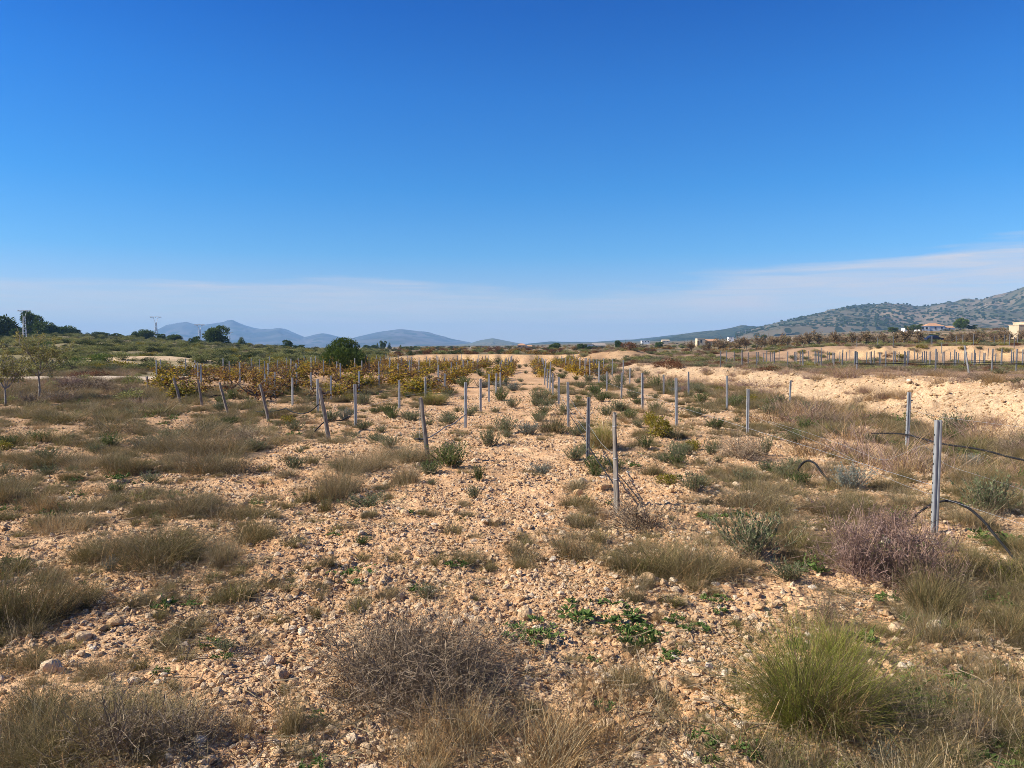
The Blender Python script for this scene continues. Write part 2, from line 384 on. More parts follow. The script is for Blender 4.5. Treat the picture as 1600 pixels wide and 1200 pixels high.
# ---------------------------------------------------------------- ground colours
SOIL = np.array([.605, .378, .205]); SOIL_D = np.array([.46, .26, .125]); PALE = np.array([.69, .51, .315]); CREAM = np.array([.49, .36, .225])
LITTER = np.array([.36, .235, .14]); SCRUBG = np.array([.24, .205, .10]); FIELD = np.array([.27, .19, .105]); FIELD2 = np.array([.12, .105, .055])
def mixc(a, b, t): return a + (b - a) * t[:, None]
def ground_colour(x, y):
    d = np.hypot(x, y); u = 800 + F * x / np.maximum(y, d * 0.25)
    n = fbm(x / 1.7, y / 1.7, 81, 4); n2 = fbm(x / 0.35, y / 0.35, 82, 3); n3 = fbm(x / 6, y / 9, 83, 3)
    c = mixc(np.tile(SOIL, (len(x), 1)), SOIL_D, np.clip(0.30 + 0.55 * n, 0, 1) * 0.75)
    c = mixc(c, PALE, np.clip(0.15 + 0.8 * n2 + 0.3 * n3, 0, 1) * 0.55)
    # more limestone to the right of the path
    c = mixc(c, PALE, sstep(0.5, 5, x) * np.clip(0.42 + 0.5 * n, 0, 1) * 0.55)
    # dry litter where grass is thick
    c = mixc(c, LITTER, np.clip(litter(x, y) * (0.75 + 0.5 * n2), 0, 0.85))
    t = bank_t(x, y); face = np.clip(t * (1 - t) * 4, 0, 1) ** 0.6
    c = mixc(c, CREAM, face * (d < 90) * 0.9 * np.clip(0.85 + 0.3 * n2 + 0.5 * n, 0.15, 1))
    top = sstep(0.75, 1.0, t) * (d < 95)
    c = mixc(c, np.array([.29, .195, .13]), top * np.clip(0.80 + 0.6 * n3 + 0.3 * n, 0, 1) * (1 - 0.6 * np.exp(-((x - 12) / 2.5) ** 2)))
    # far plain: strips of field lying across the view
    far = sstep(80, 92, d) * (u > 560)
    n4 = fbm(x / 90 + 0.02 * y, y / 38, 84, 4); n5 = fbm(x / 30, y / 30, 85, 3)
    fc = mixc(np.tile(FIELD, (len(x), 1)), FIELD2, np.clip(0.5 + 1.1 * n4, 0, 1))
    fc = mixc(fc, np.array([.46, .33, .20]), np.clip(1.6 * n5 * (0.5 - n4) - 0.1, 0, 1))
    fc = mixc(fc, np.array([.10, .105, .055]), sstep(700, 1600, d) * np.clip(0.62 + 0.5 * n5, 0, 1))
    c = mixc(c, fc, far)
    # steep cut faces show raw earth
    z0 = macro(x, y); k = d / np.maximum(d - 0.6, 0.1); st = (z0 - macro(x - 0.7 * x / np.maximum(d, 1), y - 0.7 * y / np.maximum(d, 1))) / 0.7
    cut = sstep(0.16, 0.4, st) * sstep(66, 70, d) * (d < 95) * ((u > 590) & (u < 985) | (u > 1285))
    c = mixc(c, np.array([.56, .385, .21]), cut * np.clip(0.62 + 0.3 * n2 + 0.7 * n + 0.3 * n3, 0.08, 0.95))
    mound = np.exp(-(((x - 9.3) / 3.5) ** 2 + ((y - 76) / 5) ** 2))
    c = mixc(c, np.array([.46, .29, .15]), np.clip(mound * 1.2, 0, 1) * (0.6 + 0.4 * n2).clip(0, 1))
    # scrub hill
    hw = np.interp(u, [400, 585, 640], [1, 1, 0]) * sstep(0, 14, y - np.interp(u, [-200, 0, 220, 330, 450, 560, 700], [24, 26, 30, 36, 50, 60, 85]))
    hc = mixc(np.tile(SCRUBG, (len(x), 1)), np.array([.25, .20, .125]), np.clip(0.3 + 0.9 * n3, 0, 1))
    c = mixc(c, hc, np.clip(hw, 0, 1))
    e = np.exp(-(((x + 30.5) / 6.5) ** 2 + ((y - 65) / 5.0) ** 2))
    c = mixc(c, np.array([.60, .45, .285]), sstep(0.5, 0.72, e + 0.55 * n + 0.2 * n2) * .85)
    return np.clip(c, 0, 1)
def litter(x, y):
    """share of the soil hidden under dead grass, 0-1"""
    d = np.hypot(x, y)
    n = fbm(x / 2.3, y / 2.3, 91, 4); n2 = fbm(x / 0.8, y / 0.8, 92, 3)
    left = sstep(-1.5, -4.5, x) * sstep(6.5, 11, d) * 0.42
    lf = sstep(-0.9, -2.2, x) * (1 - sstep(4, 6, d)) * 0.4
    far_l = sstep(-2.0, -9, x) * sstep(14, 22, d) * 0.36
    right = sstep(1.0, 2.2, x) * 0.36 + sstep(4.6, 7, x) * (1 - sstep(8.6, 10, x)) * 0.6
    rows = 0.20 * sstep(18, 30, d)
    v = left + lf + far_l + right + rows + 0.55 * n + 0.25 * n2 - 0.05
    path = np.exp(-((x - 0.1 - 0.015 * y) / 0.75) ** 2)
    return np.clip(v * (1 - 0.6 * path * (1 - 0.75 * sstep(14, 30, d))) + 0.10 * sstep(16, 34, d), 0, 1)

# ground sheet: fine near the path, coarse towards the horizon, one piece
th_d = np.linspace(-44, 44, 760); th_c = np.linspace(44, 316, 70)[1:-1]
th = np.radians(np.concatenate([th_d, th_c]))
rr = np.concatenate([np.geomspace(0.3, 2.3, 14)[:-1], np.geomspace(2.3, 15, 390)[:-1], np.geomspace(15, 100, 190)[:-1], np.geomspace(100, 9300, 120)])
TH, RR = np.meshgrid(th, rr)
GX, GY = (RR * np.sin(TH)).ravel(), (RR * np.cos(TH)).ravel()
GZ = H(GX, GY)
nt, nr = len(th), len(rr)
i = np.arange(nr - 1)[:, None] * nt; j = np.arange(nt)[None, :]; j2 = (j + 1) % nt
gf = np.stack([i + j, i + j2, i + nt + j2, i + nt + j], -1).reshape(-1, 4)[:, ::-1]
cx = np.array([[0, 0, h1(0.0, 0.05)]])
gm, gn, gl, gp = new_mat('stony_soil')
g_me = build('ground', [(np.stack([GX, GY, GZ], 1), gf, 0)], [gm], smooth=True)
ca = g_me.color_attributes.new('soil', 'FLOAT_COLOR', 'POINT')
gc = ground_colour(GX, GY)
ca.data.foreach_set('color', np.concatenate([gc, np.ones((len(gc), 1))], 1).astype(np.float32).ravel())
ground = tag(link('ground', g_me), 'stony orange earth of an old vineyard running out to a plain', None, None, 'structure')
at_n = gn.new('ShaderNodeAttribute'); at_n.attribute_name = 'soil'
geo = gn.new('ShaderNodeNewGeometry')
def gnoise(scale, detail=4):
    t = gn.new('ShaderNodeTexNoise'); t.inputs['Scale'].default_value = scale; t.inputs['Detail'].default_value = detail
    gl.new(geo.outputs['Position'], t.inputs['Vector']); return t
def gmix(a, b, fac, mode='MIX'):
    x = gn.new('ShaderNodeMix'); x.data_type = 'RGBA'; x.blend_type = mode
    for s, v in (('A', a), ('B', b)):
        if isinstance(v, tuple): x.inputs[s].default_value = (*v, 1)
        else: gl.new(v, x.inputs[s])
    if isinstance(fac, float): x.inputs['Factor'].default_value = fac
    else: gl.new(fac, x.inputs['Factor'])
    return x.outputs['Result']
def gramp(src, stops):
    r = gn.new('ShaderNodeValToRGB'); set_ramp(r, stops); gl.new(src, r.inputs['Fac']); return r.outputs['Color']
vor = gn.new('ShaderNodeTexVoronoi'); vor.inputs['Scale'].default_value = 48; gl.new(geo.outputs['Position'], vor.inputs['Vector'])
vor2 = gn.new('ShaderNodeTexVoronoi'); vor2.inputs['Scale'].default_value = 17; gl.new(geo.outputs['Position'], vor2.inputs['Vector'])
nz1 = gnoise(9); nz2 = gnoise(70, 6); nz3 = gnoise(0.9, 6)
c1 = gmix(at_n.outputs['Color'], gramp(vor.outputs['Color'], [(0.0, (.55, .55, .55)), (0.5, (.95, .95, .95)), (1.0, (1.5, 1.45, 1.4))]), 0.75, 'MULTIPLY')
c2 = gmix(c1, gramp(vor2.outputs['Color'], [(0.0, (.75, .72, .7)), (0.6, (1, 1, 1)), (1.0, (1.25, 1.27, 1.3))]), 0.7, 'MULTIPLY')
c3 = gmix(c2, gramp(nz2.outputs['Fac'], [(0.3, (.72, .70, .68)), (0.65, (1.15, 1.15, 1.15))]), 0.8, 'MULTIPLY')
c4 = gmix(c3, gramp(nz3.outputs['Fac'], [(0.3, (.82, .80, .78)), (0.7, (1.12, 1.12, 1.12))]), 0.8, 'MULTIPLY')
gl.new(c4, gp.inputs['Base Color']); gp.inputs['Roughness'].default_value = 0.95; gp.inputs['Specular IOR Level'].default_value = 0.1
ad = gn.new('ShaderNodeMath'); ad.operation = 'MULTIPLY_ADD'; ad.inputs[1].default_value = -0.6
gl.new(vor.outputs['Distance'], ad.inputs[0]); gl.new(nz2.outputs['Fac'], ad.inputs[2])
bp = gn.new('ShaderNodeBump'); bp.inputs['Strength'].default_value = 0.7; bp.inputs['Distance'].default_value = 0.012
gl.new(ad.outputs[0], bp.inputs['Height']); gl.new(bp.outputs[0], gp.inputs['Normal'])
print('ground', time.time() - T0)

# ---------------------------------------------------------------- tracks, mountains, haze
track_m = noise_mat('pale_track', [(.46, .35, .23), (.60, .48, .34)], 2.5)
def track(x0, x1, yc, w, seed):
    xs = np.linspace(x0, x1, 60); c = yc + 1.2 * perlin(xs / 14, xs * 0, seed)
    k = np.linspace(-0.5, 0.5, 7)
    X = np.repeat(xs[:, None], 7, 1); Y = c[:, None] + k[None, :] * w * (1 + 0.25 * perlin(xs / 4, xs * 0 + 2, seed + 1))[:, None]
    Z = H(X.ravel(), Y.ravel()).reshape(X.shape) + 0.09 - 0.3 * (np.abs(k)[None, :] > 0.45)
    i = np.arange(59)[:, None] * 7; j = np.arange(6)[None, :]
    f = np.stack([i + j, i + 7 + j, i + 8 + j, i + 1 + j], -1).reshape(-1, 4)[:, ::-1]
    me = build('dirt_track', [(np.stack([X, Y, Z], -1).reshape(-1, 3), f, 0)], [track_m], True)
    tag(link('dirt_track', me), 'pale dirt track crossing below the scrub hill', None, None, 'structure')
track(-52, -24, 57.5, 3.8, 101)
track(-27, -17.5, 40.0, 3.0, 105)

def hill_mat(name, base, dark, spot, sc, dens, sc2):
    m, n, l, p = new_mat(name)
    g = n.new('ShaderNodeNewGeometry')
    a = n.new('ShaderNodeTexNoise'); a.inputs['Scale'].default_value = sc2; a.inputs['Detail'].default_value = 7
    v = n.new('ShaderNodeTexVoronoi'); v.inputs['Scale'].default_value = sc; v.inputs['Randomness'].default_value = 1.0
    for t in (a, v): l.new(g.outputs['Position'], t.inputs['Vector'])
    r = n.new('ShaderNodeValToRGB'); set_ramp(r, [(0.36, dark), (0.62, base)]); l.new(a.outputs['Fac'], r.inputs['Fac'])
    b = n.new('ShaderNodeTexNoise'); b.inputs['Scale'].default_value = sc2 * 0.5; b.inputs['Detail'].default_value = 3; l.new(g.outputs['Position'], b.inputs['Vector'])
    th_ = n.new('ShaderNodeMath'); th_.operation = 'MULTIPLY'; th_.inputs[1].default_value = dens; l.new(b.outputs['Fac'], th_.inputs[0])
    lt = n.new('ShaderNodeMath'); lt.operation = 'LESS_THAN'; l.new(v.outputs['Distance'], lt.inputs[0]); l.new(th_.outputs[0], lt.inputs[1])
    mx = n.new('ShaderNodeMix'); mx.data_type = 'RGBA'; l.new(lt.outputs[0], mx.inputs['Factor']); l.new(r.outputs['Color'], mx.inputs['A']); mx.inputs['B'].default_value = (*spot, 1)
    l.new(mx.outputs['Result'], p.inputs['Base Color']); p.inputs['Roughness'].default_value = 1.0; p.inputs['Specular IOR Level'].default_value = 0.0
    return m
def ridge_noise(x, y, seed, octv=4):
    s = 0; a = 1.0; f = 1.0
    for k in range(octv):
        s = s + a * (1 - 2 * np.abs(perlin(x * f, y * f, seed + k))); a *= 0.5; f *= 2.1
    return s / 1.9
MOUNT = {}
def mountain(name, label, prof, D, front, back, foot_py, mat, seed, wave, na=240, nrr=70, rough=0.38):
    us = np.linspace(prof[0][0], prof[-1][0], na)
    py = np.interp(us, [p[0] for p in prof], [p[1] for p in prof])
    k = np.ones(5) / 5; py = np.convolve(np.pad(py, 2, mode='edge'), k, 'valid')
    t = np.concatenate([np.linspace(0, 1, nrr), 1 + np.linspace(0.05, 1, 14)])
    crest = (HY - py) / F * D
    fz = np.repeat(((HY - np.maximum(foot_py, py + 7)) / F * (D - front))[None, :], nrr + 14, 0)
    Us, Tt = np.meshgrid(us, t); Cr = np.repeat(crest[None, :], len(t), 0)
    Y = np.where(Tt <= 1, D - front * (1 - Tt), D + back * (Tt - 1))
    X = (Us - 800) / F * Y
    rn = ridge_noise(X / wave, Y / (wave * 1.6), seed)
    tc_ = np.clip(Tt + 0.16 * rn * np.sin(np.pi * np.clip(Tt, 0, 1)), 0, 1)
    sh = tc_ ** 1.25
    Z = fz + (Cr - fz) * sh + (Cr - fz) * rough * rn * np.clip(Tt, 0, 1) * (1.02 - np.clip(Tt, 0, 1)) * 2.2
    Z = np.where(Tt > 1, Z - (Cr - fz + 15) * (Tt - 1) ** 1.5, Z) + np.where(Tt < 0.02, -12, 0)
    # taper the two ends into the plain
    i = np.arange(len(t) - 1)[:, None] * na; j = np.arange(na - 1)[None, :]
    f = np.stack([i + j, i + 1 + j, i + na + 1 + j, i + na + j], -1).reshape(-1, 4)
    me = build(name, [(np.stack([X, Y, Z], -1).reshape(-1, 3), f, 0)], [mat], True)
    MOUNT.setdefault(name + label[:12], (X, Y, Z))
    return tag(link(name, me), label, None, None, 'structure'), (X, Y, Z)
far_m = hill_mat('far_mountain', (.14, .125, .12), (.04, .05, .05), (.04, .055, .04), 0.006, 0.62, 0.0022)
mid_m = hill_mat('near_mountain', (.185, .145, .10), (.065, .072, .042), (.025, .037, .019), 0.055, 0.86, 0.006)
dk_m = hill_mat('wooded_ridge', (.075, .08, .045), (.04, .052, .03), (.02, .032, .018), 0.06, 1.1, 0.005)
foot_m = hill_mat('foothill', (.17, .15, .08), (.10, .105, .055), (.03, .045, .022), 0.05, 0.62, 0.004)
mountain('mountain', 'blue far range with two peaks behind the pines', [(120, 541), (180, 527), (215, 524), (245, 515), (270, 507), (290, 503), (306, 507), (320, 508), (345, 504), (366, 501), (380, 507), (397, 512), (415, 515), (436, 512), (455, 518), (475, 526), (500, 532), (540, 541)], 8000, 2600, 900, 540, far_m, 201, 900)
mountain('mountain', 'low blue spur between the two peaks and the long ridge', [(440, 541), (475, 527), (492, 523), (505, 521), (530, 526), (552, 530), (590, 541)], 7400, 1800, 700, 540, far_m, 211, 700)
mountain('mountain', 'broad blue ridge beyond the big pine', [(520, 541), (555, 527), (590, 519), (628, 514), (660, 518), (690, 525), (705, 529), (735, 535), (770, 541)], 6800, 2200, 800, 540, far_m, 221, 800)
mountain('hill', 'small round grey brown hill over the middle of the plain', [(690, 541), (735, 536), (752, 531), (770, 528), (785, 531), (805, 535), (840, 539), (880, 541)], 4600, 900, 500, 541, foot_m, 231, 320)
mountain('hill', 'low grey rim of hills closing the plain', [(780, 541), (830, 536), (860, 533), (890, 534), (930, 534), (990, 530), (1030, 526), (1070, 522), (1120, 525), (1180, 541)], 4200, 1300, 600, 539, dk_m, 241, 300)
mountain('hill', 'dark wooded ridge stepping up to the mountain', [(1010, 533), (1050, 525), (1085, 519), (1110, 517), (1140, 513), (1160, 509), (1185, 510), (1215, 505), (1240, 500), (1290, 500), (1340, 505), (1390, 520)], 2900, 900, 500, 531, dk_m, 251, 240)
_, MR = mountain('mountain', 'rocky speckled mountain rising at the edge of the view', [(1150, 519), (1190, 511), (1240, 500), (1262, 494), (1290, 488), (1320, 480), (1345, 476), (1375, 474), (1405, 475), (1425, 480), (1440, 482), (1462, 476), (1490, 474), (1505, 469), (1522, 471), (1550, 462), (1578, 455), (1600, 447), (1640, 432), (1720, 418), (1850, 412), (2050, 440)], 2500, 950, 700, 511, mid_m, 261, 260, na=340, nrr=110, rough=0.30)

# ---------------------------------------------------------------- scatter helper (instances of a few prototypes, for uncountable stuff)
PROTO_N = [0]
def scatter(name, label, protos, P, yaw, sc, idx, tilt=None):
    col = bpy.data.collections.new('prototypes_%02d' % PROTO_N[0]); PROTO_N[0] += 1
    for k, me in enumerate(protos):
        o = bpy.data.objects.new('%s_kind_%02d' % (name, k), me); col.objects.link(o)
    n = len(P)
    me = bpy.data.meshes.new(name + '_points'); me.vertices.add(n); me.vertices.foreach_set('co', np.asarray(P, np.float32).ravel())
    sc = np.asarray(sc, np.float32)
    if sc.ndim == 1: sc = np.repeat(sc[:, None], 3, 1)
    rot = np.zeros((n, 3), np.float32); rot[:, 2] = yaw
    if tilt is not None: rot[:, :2] = tilt
    a = me.attributes.new('inst_scale', 'FLOAT_VECTOR', 'POINT'); a.data.foreach_set('vector', sc.ravel())
    a = me.attributes.new('inst_rot', 'FLOAT_VECTOR', 'POINT'); a.data.foreach_set('vector', rot.ravel())
    a = me.attributes.new('inst_idx', 'INT', 'POINT'); a.data.foreach_set('value', np.asarray(idx, np.int32))
    o = tag(link(name, me), label, None, None, 'stuff')
    ng = bpy.data.node_groups.new(name + '_nodes', 'GeometryNodeTree')
    ng.interface.new_socket('Geometry', in_out='INPUT', socket_type='NodeSocketGeometry'); ng.interface.new_socket('Geometry', in_out='OUTPUT', socket_type='NodeSocketGeometry')
    N, L = ng.nodes, ng.links
    gi, go, ip, ci = N.new('NodeGroupInput'), N.new('NodeGroupOutput'), N.new('GeometryNodeInstanceOnPoints'), N.new('GeometryNodeCollectionInfo')
    ci.inputs['Collection'].default_value = col; ci.inputs['Separate Children'].default_value = True; ci.inputs['Reset Children'].default_value = True
    def attr(nm, ty):
        x = N.new('GeometryNodeInputNamedAttribute'); x.data_type = ty; x.inputs['Name'].default_value = nm; return x.outputs['Attribute']
    L.new(gi.outputs[0], ip.inputs['Points']); L.new(ci.outputs[0], ip.inputs['Instance']); ip.inputs['Pick Instance'].default_value = True
    L.new(attr('inst_idx', 'INT'), ip.inputs['Instance Index']); L.new(attr('inst_rot', 'FLOAT_VECTOR'), ip.inputs['Rotation']); L.new(attr('inst_scale', 'FLOAT_VECTOR'), ip.inputs['Scale'])
    L.new(ip.outputs[0], go.inputs[0])
    md = o.modifiers.new('scatter', 'NODES'); md.node_group = ng
    return o

# ---------------------------------------------------------------- plant kinds (unit size: 1 wide, 1 high)
def blades(rng, n, base=0.3, lean=0.75, droop=0.6, w=0.012, seg=3, hmin=0.4, hmax=1.05, wild=0.25, nc=6):
    a = rng.uniform(0, 2 * math.pi, n); q = np.sqrt(rng.uniform(0, 1, n))
    # several crowns of different height and lean make one ragged clump
    ca_ = rng.uniform(0, 2 * math.pi, nc); cr_ = base * np.sqrt(rng.uniform(0.05, 1, nc)); ch_ = rng.uniform(.55, 1.08, nc); cp_ = rng.uniform(0, 2 * math.pi, nc); ck = rng.choice(nc, n, p=(lambda z: z / z.sum())(rng.uniform(.3, 1.5, nc)))
    bx, by = cr_[ck] * np.cos(ca_[ck]) + base * .45 * q * np.cos(a), cr_[ck] * np.sin(ca_[ck]) + base * .45 * q * np.sin(a)
    ph = np.where(rng.uniform(0, 1, n) < .3, cp_[ck], np.where(rng.uniform(0, 1, n) < .5, ca_[ck], a)) + rng.normal(0, 0.75, n)
    ln = rng.uniform(hmin, hmax, n) * (1 - 0.2 * q) * ch_[ck]
    tl = np.abs(lean * q * rng.uniform(0.3, 1.1, n) + rng.normal(0, wild, n))
    dr = droop * rng.uniform(0.1, 1.3, n) * np.where(rng.uniform(0, 1, n) < .10, 2.6, 1.0)
    s = np.linspace(0, 1, seg + 1); P = np.zeros((n, seg + 1, 3)); P[:, 0, 0] = bx; P[:, 0, 1] = by; P[:, 0, 2] = -0.02
    for k in range(1, seg + 1):
        ang = tl + dr * s[k] ** 1.4; st = ln / seg
        P[:, k, 0] = P[:, k - 1, 0] + np.sin(ang) * np.cos(ph) * st; P[:, k, 1] = P[:, k - 1, 1] + np.sin(ang) * np.sin(ph) * st
        P[:, k, 2] = P[:, k - 1, 2] + np.cos(ang) * st
    P[:, 1:, 2] = np.maximum(P[:, 1:, 2], 0.01)
    psi = rng.uniform(0, 2 * math.pi, n); side = np.stack([np.cos(psi), np.sin(psi), 0 * psi], 1)
    return ribbons(P, w * (1 - 0.8 * s)[None, :] * rng.uniform(0.7, 1.3, n)[:, None], side)
def grow(rng, P0, D0, ln, k=4, wob=0.25, up=0.0):
    """polylines wandering from P0 along D0"""
    n = len(P0); P = np.zeros((n, k, 3)); P[:, 0] = P0; D = D0 / (np.linalg.norm(D0, axis=1, keepdims=True) + 1e-9)
    for q in range(1, k):
        D = D + rng.normal(0, wob, (n, 3)); D[:, 2] += up; D /= np.linalg.norm(D, axis=1, keepdims=True) + 1e-9
        P[:, q] = P[:, q - 1] + D * (ln / (k - 1))[:, None]
    return P
def branch_off(rng, P, n, spread=0.9, tmin=0.25):
    """start points and directions of n side shoots on polylines P"""
    i = rng.integers(0, len(P), n); k = P.shape[1]; t = rng.uniform(tmin, 0.999, n) * (k - 1); a = t.astype(int); fr = (t - a)[:, None]
    p = P[i, a] * (1 - fr) + P[i, a + 1] * fr; d = P[i, a + 1] - P[i, a]; d /= np.linalg.norm(d, axis=1, keepdims=True) + 1e-9
    return p, d + spread * rng.normal(size=(n, 3))
def fan(rng, n, spread):
    a = rng.uniform(0, 2 * math.pi, n); t = spread * np.sqrt(rng.uniform(0, 1, n))
    return np.stack([np.sin(t) * np.cos(a), np.sin(t) * np.sin(a), np.cos(t)], 1)
def disc(rng, n, r):
    a = rng.uniform(0, 2 * math.pi, n); q = r * np.sqrt(rng.uniform(0, 1, n)); return np.stack([q * np.cos(a), q * np.sin(a), np.zeros(n)], 1)
def tuft(seed, n, mix, w=0.012, **kw):
    rng = np.random.default_rng(seed); parts = []; mats = []
    for k, (m, share) in enumerate(mix):
        v, f = blades(rng, max(4, int(n * share)), w=w, **kw); parts.append((v, f, k)); mats.append(M[m])
    return build('tuft', parts, mats)
def twig_bush(seed, mix=('twig',), n0=46, n1=330, n2=900, spread=1.25, w=(.010, .007, .005), tips=0, tipmat=None, base=.18):
    rng = np.random.default_rng(seed)
    P = grow(rng, disc(rng, n0, base), fan(rng, n0, spread), rng.uniform(.5, 1.0, n0) * .62, 5, .22, .03)
    p, d = branch_off(rng, P, n1, .75); Q = grow(rng, p, d, rng.uniform(.15, .42, n1), 4, .3, .06)
    p, d = branch_off(rng, Q, n2, .9); S = grow(rng, p, d, rng.uniform(.06, .22, n2), 3, .35, .05)
    for A in (P, Q, S): A[..., 2] = np.maximum(A[..., 2], 0.005); A[..., 2] *= 1.35
    parts = [(*tubes(P, np.linspace(w[0], w[1], 5) * .5), 0)]
    for A, ww in ((Q, w[1]), (S, w[2])):
        psi = rand_dirs(rng, len(A)); parts.append((*ribbons(A, ww, psi), 0))
    mats = [M[mix[0]]]
    if tips:
        p, d = branch_off(rng, S, tips, .5, .4); parts.append((*leaves(rng, p, d, .035, .014), 1)); mats.append(M[tipmat])
    return build('bush', parts, mats)
def stem_bush(seed, leafm, stems=70, per=26, L=.075, W=.016, spread=.95, woodm='twig', dead=0.0):
    rng = np.random.default_rng(seed)
    P = grow(rng, disc(rng, stems, .16), fan(rng, stems, spread), rng.uniform(.55, 1.05, stems) * .85, 5, .13, .16)
    parts = [(*tubes(P, np.linspace(.010, .005, 5) * .6), 0)]
    p, d = branch_off(rng, P, stems * per, .55, .22); d[:, 2] += .25
    parts.append((*leaves(rng, p, d, L * rng.uniform(.7, 1.3, len(p)), W), 1)); mats = [M[woodm], M[leafm]]
    if dead:
        v, f = blades(rng, int(dead), base=.35, lean=1.0, w=.008, hmax=.5, hmin=.2); parts.append((v, f, 0))
    return build('bush', parts, mats)
def weed(seed, n=70, L=.17, W=.07, spread=.36, m='weed', stalks=0):
    rng = np.random.default_rng(seed); nc = max(3, n // 14); cs = disc(rng, nc, spread); ci = rng.integers(0, nc, n)
    D = fan(rng, n, 1.45); D[:, 2] = np.abs(D[:, 2]) * .8 + .12
    C = cs[ci] + np.stack([D[:, 0], D[:, 1], 0 * D[:, 0]], 1) * .03; C[:, 2] = 0.01
    sz = rng.uniform(.5, 1.25, n) * (0.6 + 0.6 * rng.uniform(0, 1, nc))[ci]
    parts = [(*broad_leaves(rng, C, D, L * sz, W * sz), 0)]; mats = [M[m]]
    if stalks:
        P = grow(rng, cs[rng.integers(0, nc, stalks)], fan(rng, stalks, .8), rng.uniform(.2, .5, stalks), 4, .2, .1)
        p, d = branch_off(rng, P, stalks * 9, .9, .1); parts.append((*broad_leaves(rng, p, d, L * .55, W * .5), 0)); parts.append((*tubes(P, .006), 0))
    return build('weed', parts, mats)
def leafy_dome(seed, leafm, n=600, L=.10, W=.05, lobes=6, woodm='twig', low=True, flat=1.0):
    rng = np.random.default_rng(seed)
    c = disc(rng, lobes, .27); c[:, 2] = rng.uniform(.22, .55, lobes); r = rng.uniform(.20, .34, lobes)
    i = rng.integers(0, lobes, n); d = rand_dirs(rng, n); q = rng.uniform(.55, 1.08, n)
    C = c[i] + d * (r[i] * q)[:, None]; C[:, 2] = np.abs(C[:, 2]) * flat
    D = d + .7 * rand_dirs(rng, n); D[:, 2] += .3
    parts = [(*leaves(rng, C, D, L * rng.uniform(.6, 1.4, n), W), 1)]
    st = grow(rng, disc(rng, 14, .08), fan(rng, 14, 1.0), rng.uniform(.3, .6, 14), 4, .2, .05)
    parts.append((*tubes(st, np.linspace(.016, .006, 4)), 0))
    return build('bush', parts, [M[woodm], M[leafm]])

KW = dict(base=.34, lean=.70, droop=.75, wild=.36)
K = {}
K['g'] = [tuft(300 + i, 1300, [('grey', .62), ('olive', .25), ('straw', .13)], w=.0068, seg=3, **KW) for i in range(4)]
K['gs'] = [tuft(310 + i, 620, [('grey', .5), ('olive', .38), ('twig', .12)], w=.0105, seg=3, base=.30, lean=.7, droop=.7, wild=.4) for i in range(4)]
K['o'] = [tuft(320 + i, 1350, [('olive', .66), ('grey', .20), ('straw', .14)], w=.0068, seg=3, **KW) for i in range(4)]
K['os'] = [tuft(330 + i, 620, [('olive', .72), ('twig', .18), ('green', .10)], w=.0105, seg=3, base=.28, lean=.75, droop=.7, wild=.4) for i in range(4)]
K['gL'] = [tuft(305 + i, 2800, [('grey', .56), ('olive', .24), ('straw', .12), ('twig', .08)], w=.0044, seg=3, base=.36, lean=.72, droop=.8, wild=.36, nc=11) for i in range(3)]
K['oL'] = [tuft(325 + i, 2800, [('olive', .62), ('grey', .18), ('straw', .12), ('twig', .08)], w=.0044, seg=3, base=.36, lean=.72, droop=.8, wild=.36, nc=11) for i in range(3)]
K['s'] = [tuft(340 + i, 900, [('straw', .72), ('grey', .28)], w=.0070, seg=4, base=.46, lean=.6, droop=.6, hmin=.2, wild=.34) for i in range(4)]
K['bank'] = [tuft(350 + i, 620, [('straw', .40), ('twig', .16), ('mauve', .44)], w=.0075, seg=3, base=.44, lean=.5, droop=.6, wild=.38, hmin=.25) for i in range(3)]
K['e'] = [tuft(360 + i, 1500, [('green', .62), ('olive', .24), ('straw', .14)], w=.0075, seg=4, base=.22, lean=.9, droop=.9) for i in range(2)]
K['t'] = [twig_bush(370 + i) for i in range(3)]
K['m'] = [twig_bush(380 + i, ('mauve',), n0=60, n1=420, n2=1000, tips=900, tipmat='mauve', spread=1.1) for i in range(2)]
K['r'] = [stem_bush(390 + i, 'rosemary', stems=75, per=30) for i in range(3)]
K['q'] = [stem_bush(400 + i, 'sage', stems=65, per=26, dead=60) for i in range(3)]
K['b'] = [stem_bush(410 + i, 'blue', stems=95, per=30, L=.06, W=.016, dead=150) for i in range(2)]
K['w'] = [weed(420 + i, 330, L=.115, W=.05, spread=.46) for i in range(4)]
K['ws'] = [weed(430 + i, 110, L=.17, W=.07, spread=.36, stalks=6) for i in range(3)]
K['c'] = [leafy_dome(440 + i, 'scrub', 700, L=.09, W=.045) for i in range(4)]
K['cd'] = [leafy_dome(450 + i, 'scrubdark', 700, L=.09, W=.05) for i in range(3)]
K['cy'] = [leafy_dome(460 + i, 'vinegreen', 600, L=.10, W=.05) for i in range(2)]
K['cb'] = [leafy_dome(470 + i, 'rustleaf', 600, L=.09, W=.045) for i in range(2)]
K['cg'] = [leafy_dome(480 + i, 'pinebright', 800, L=.09, W=.04) for i in range(2)]
print('kinds', time.time() - T0)

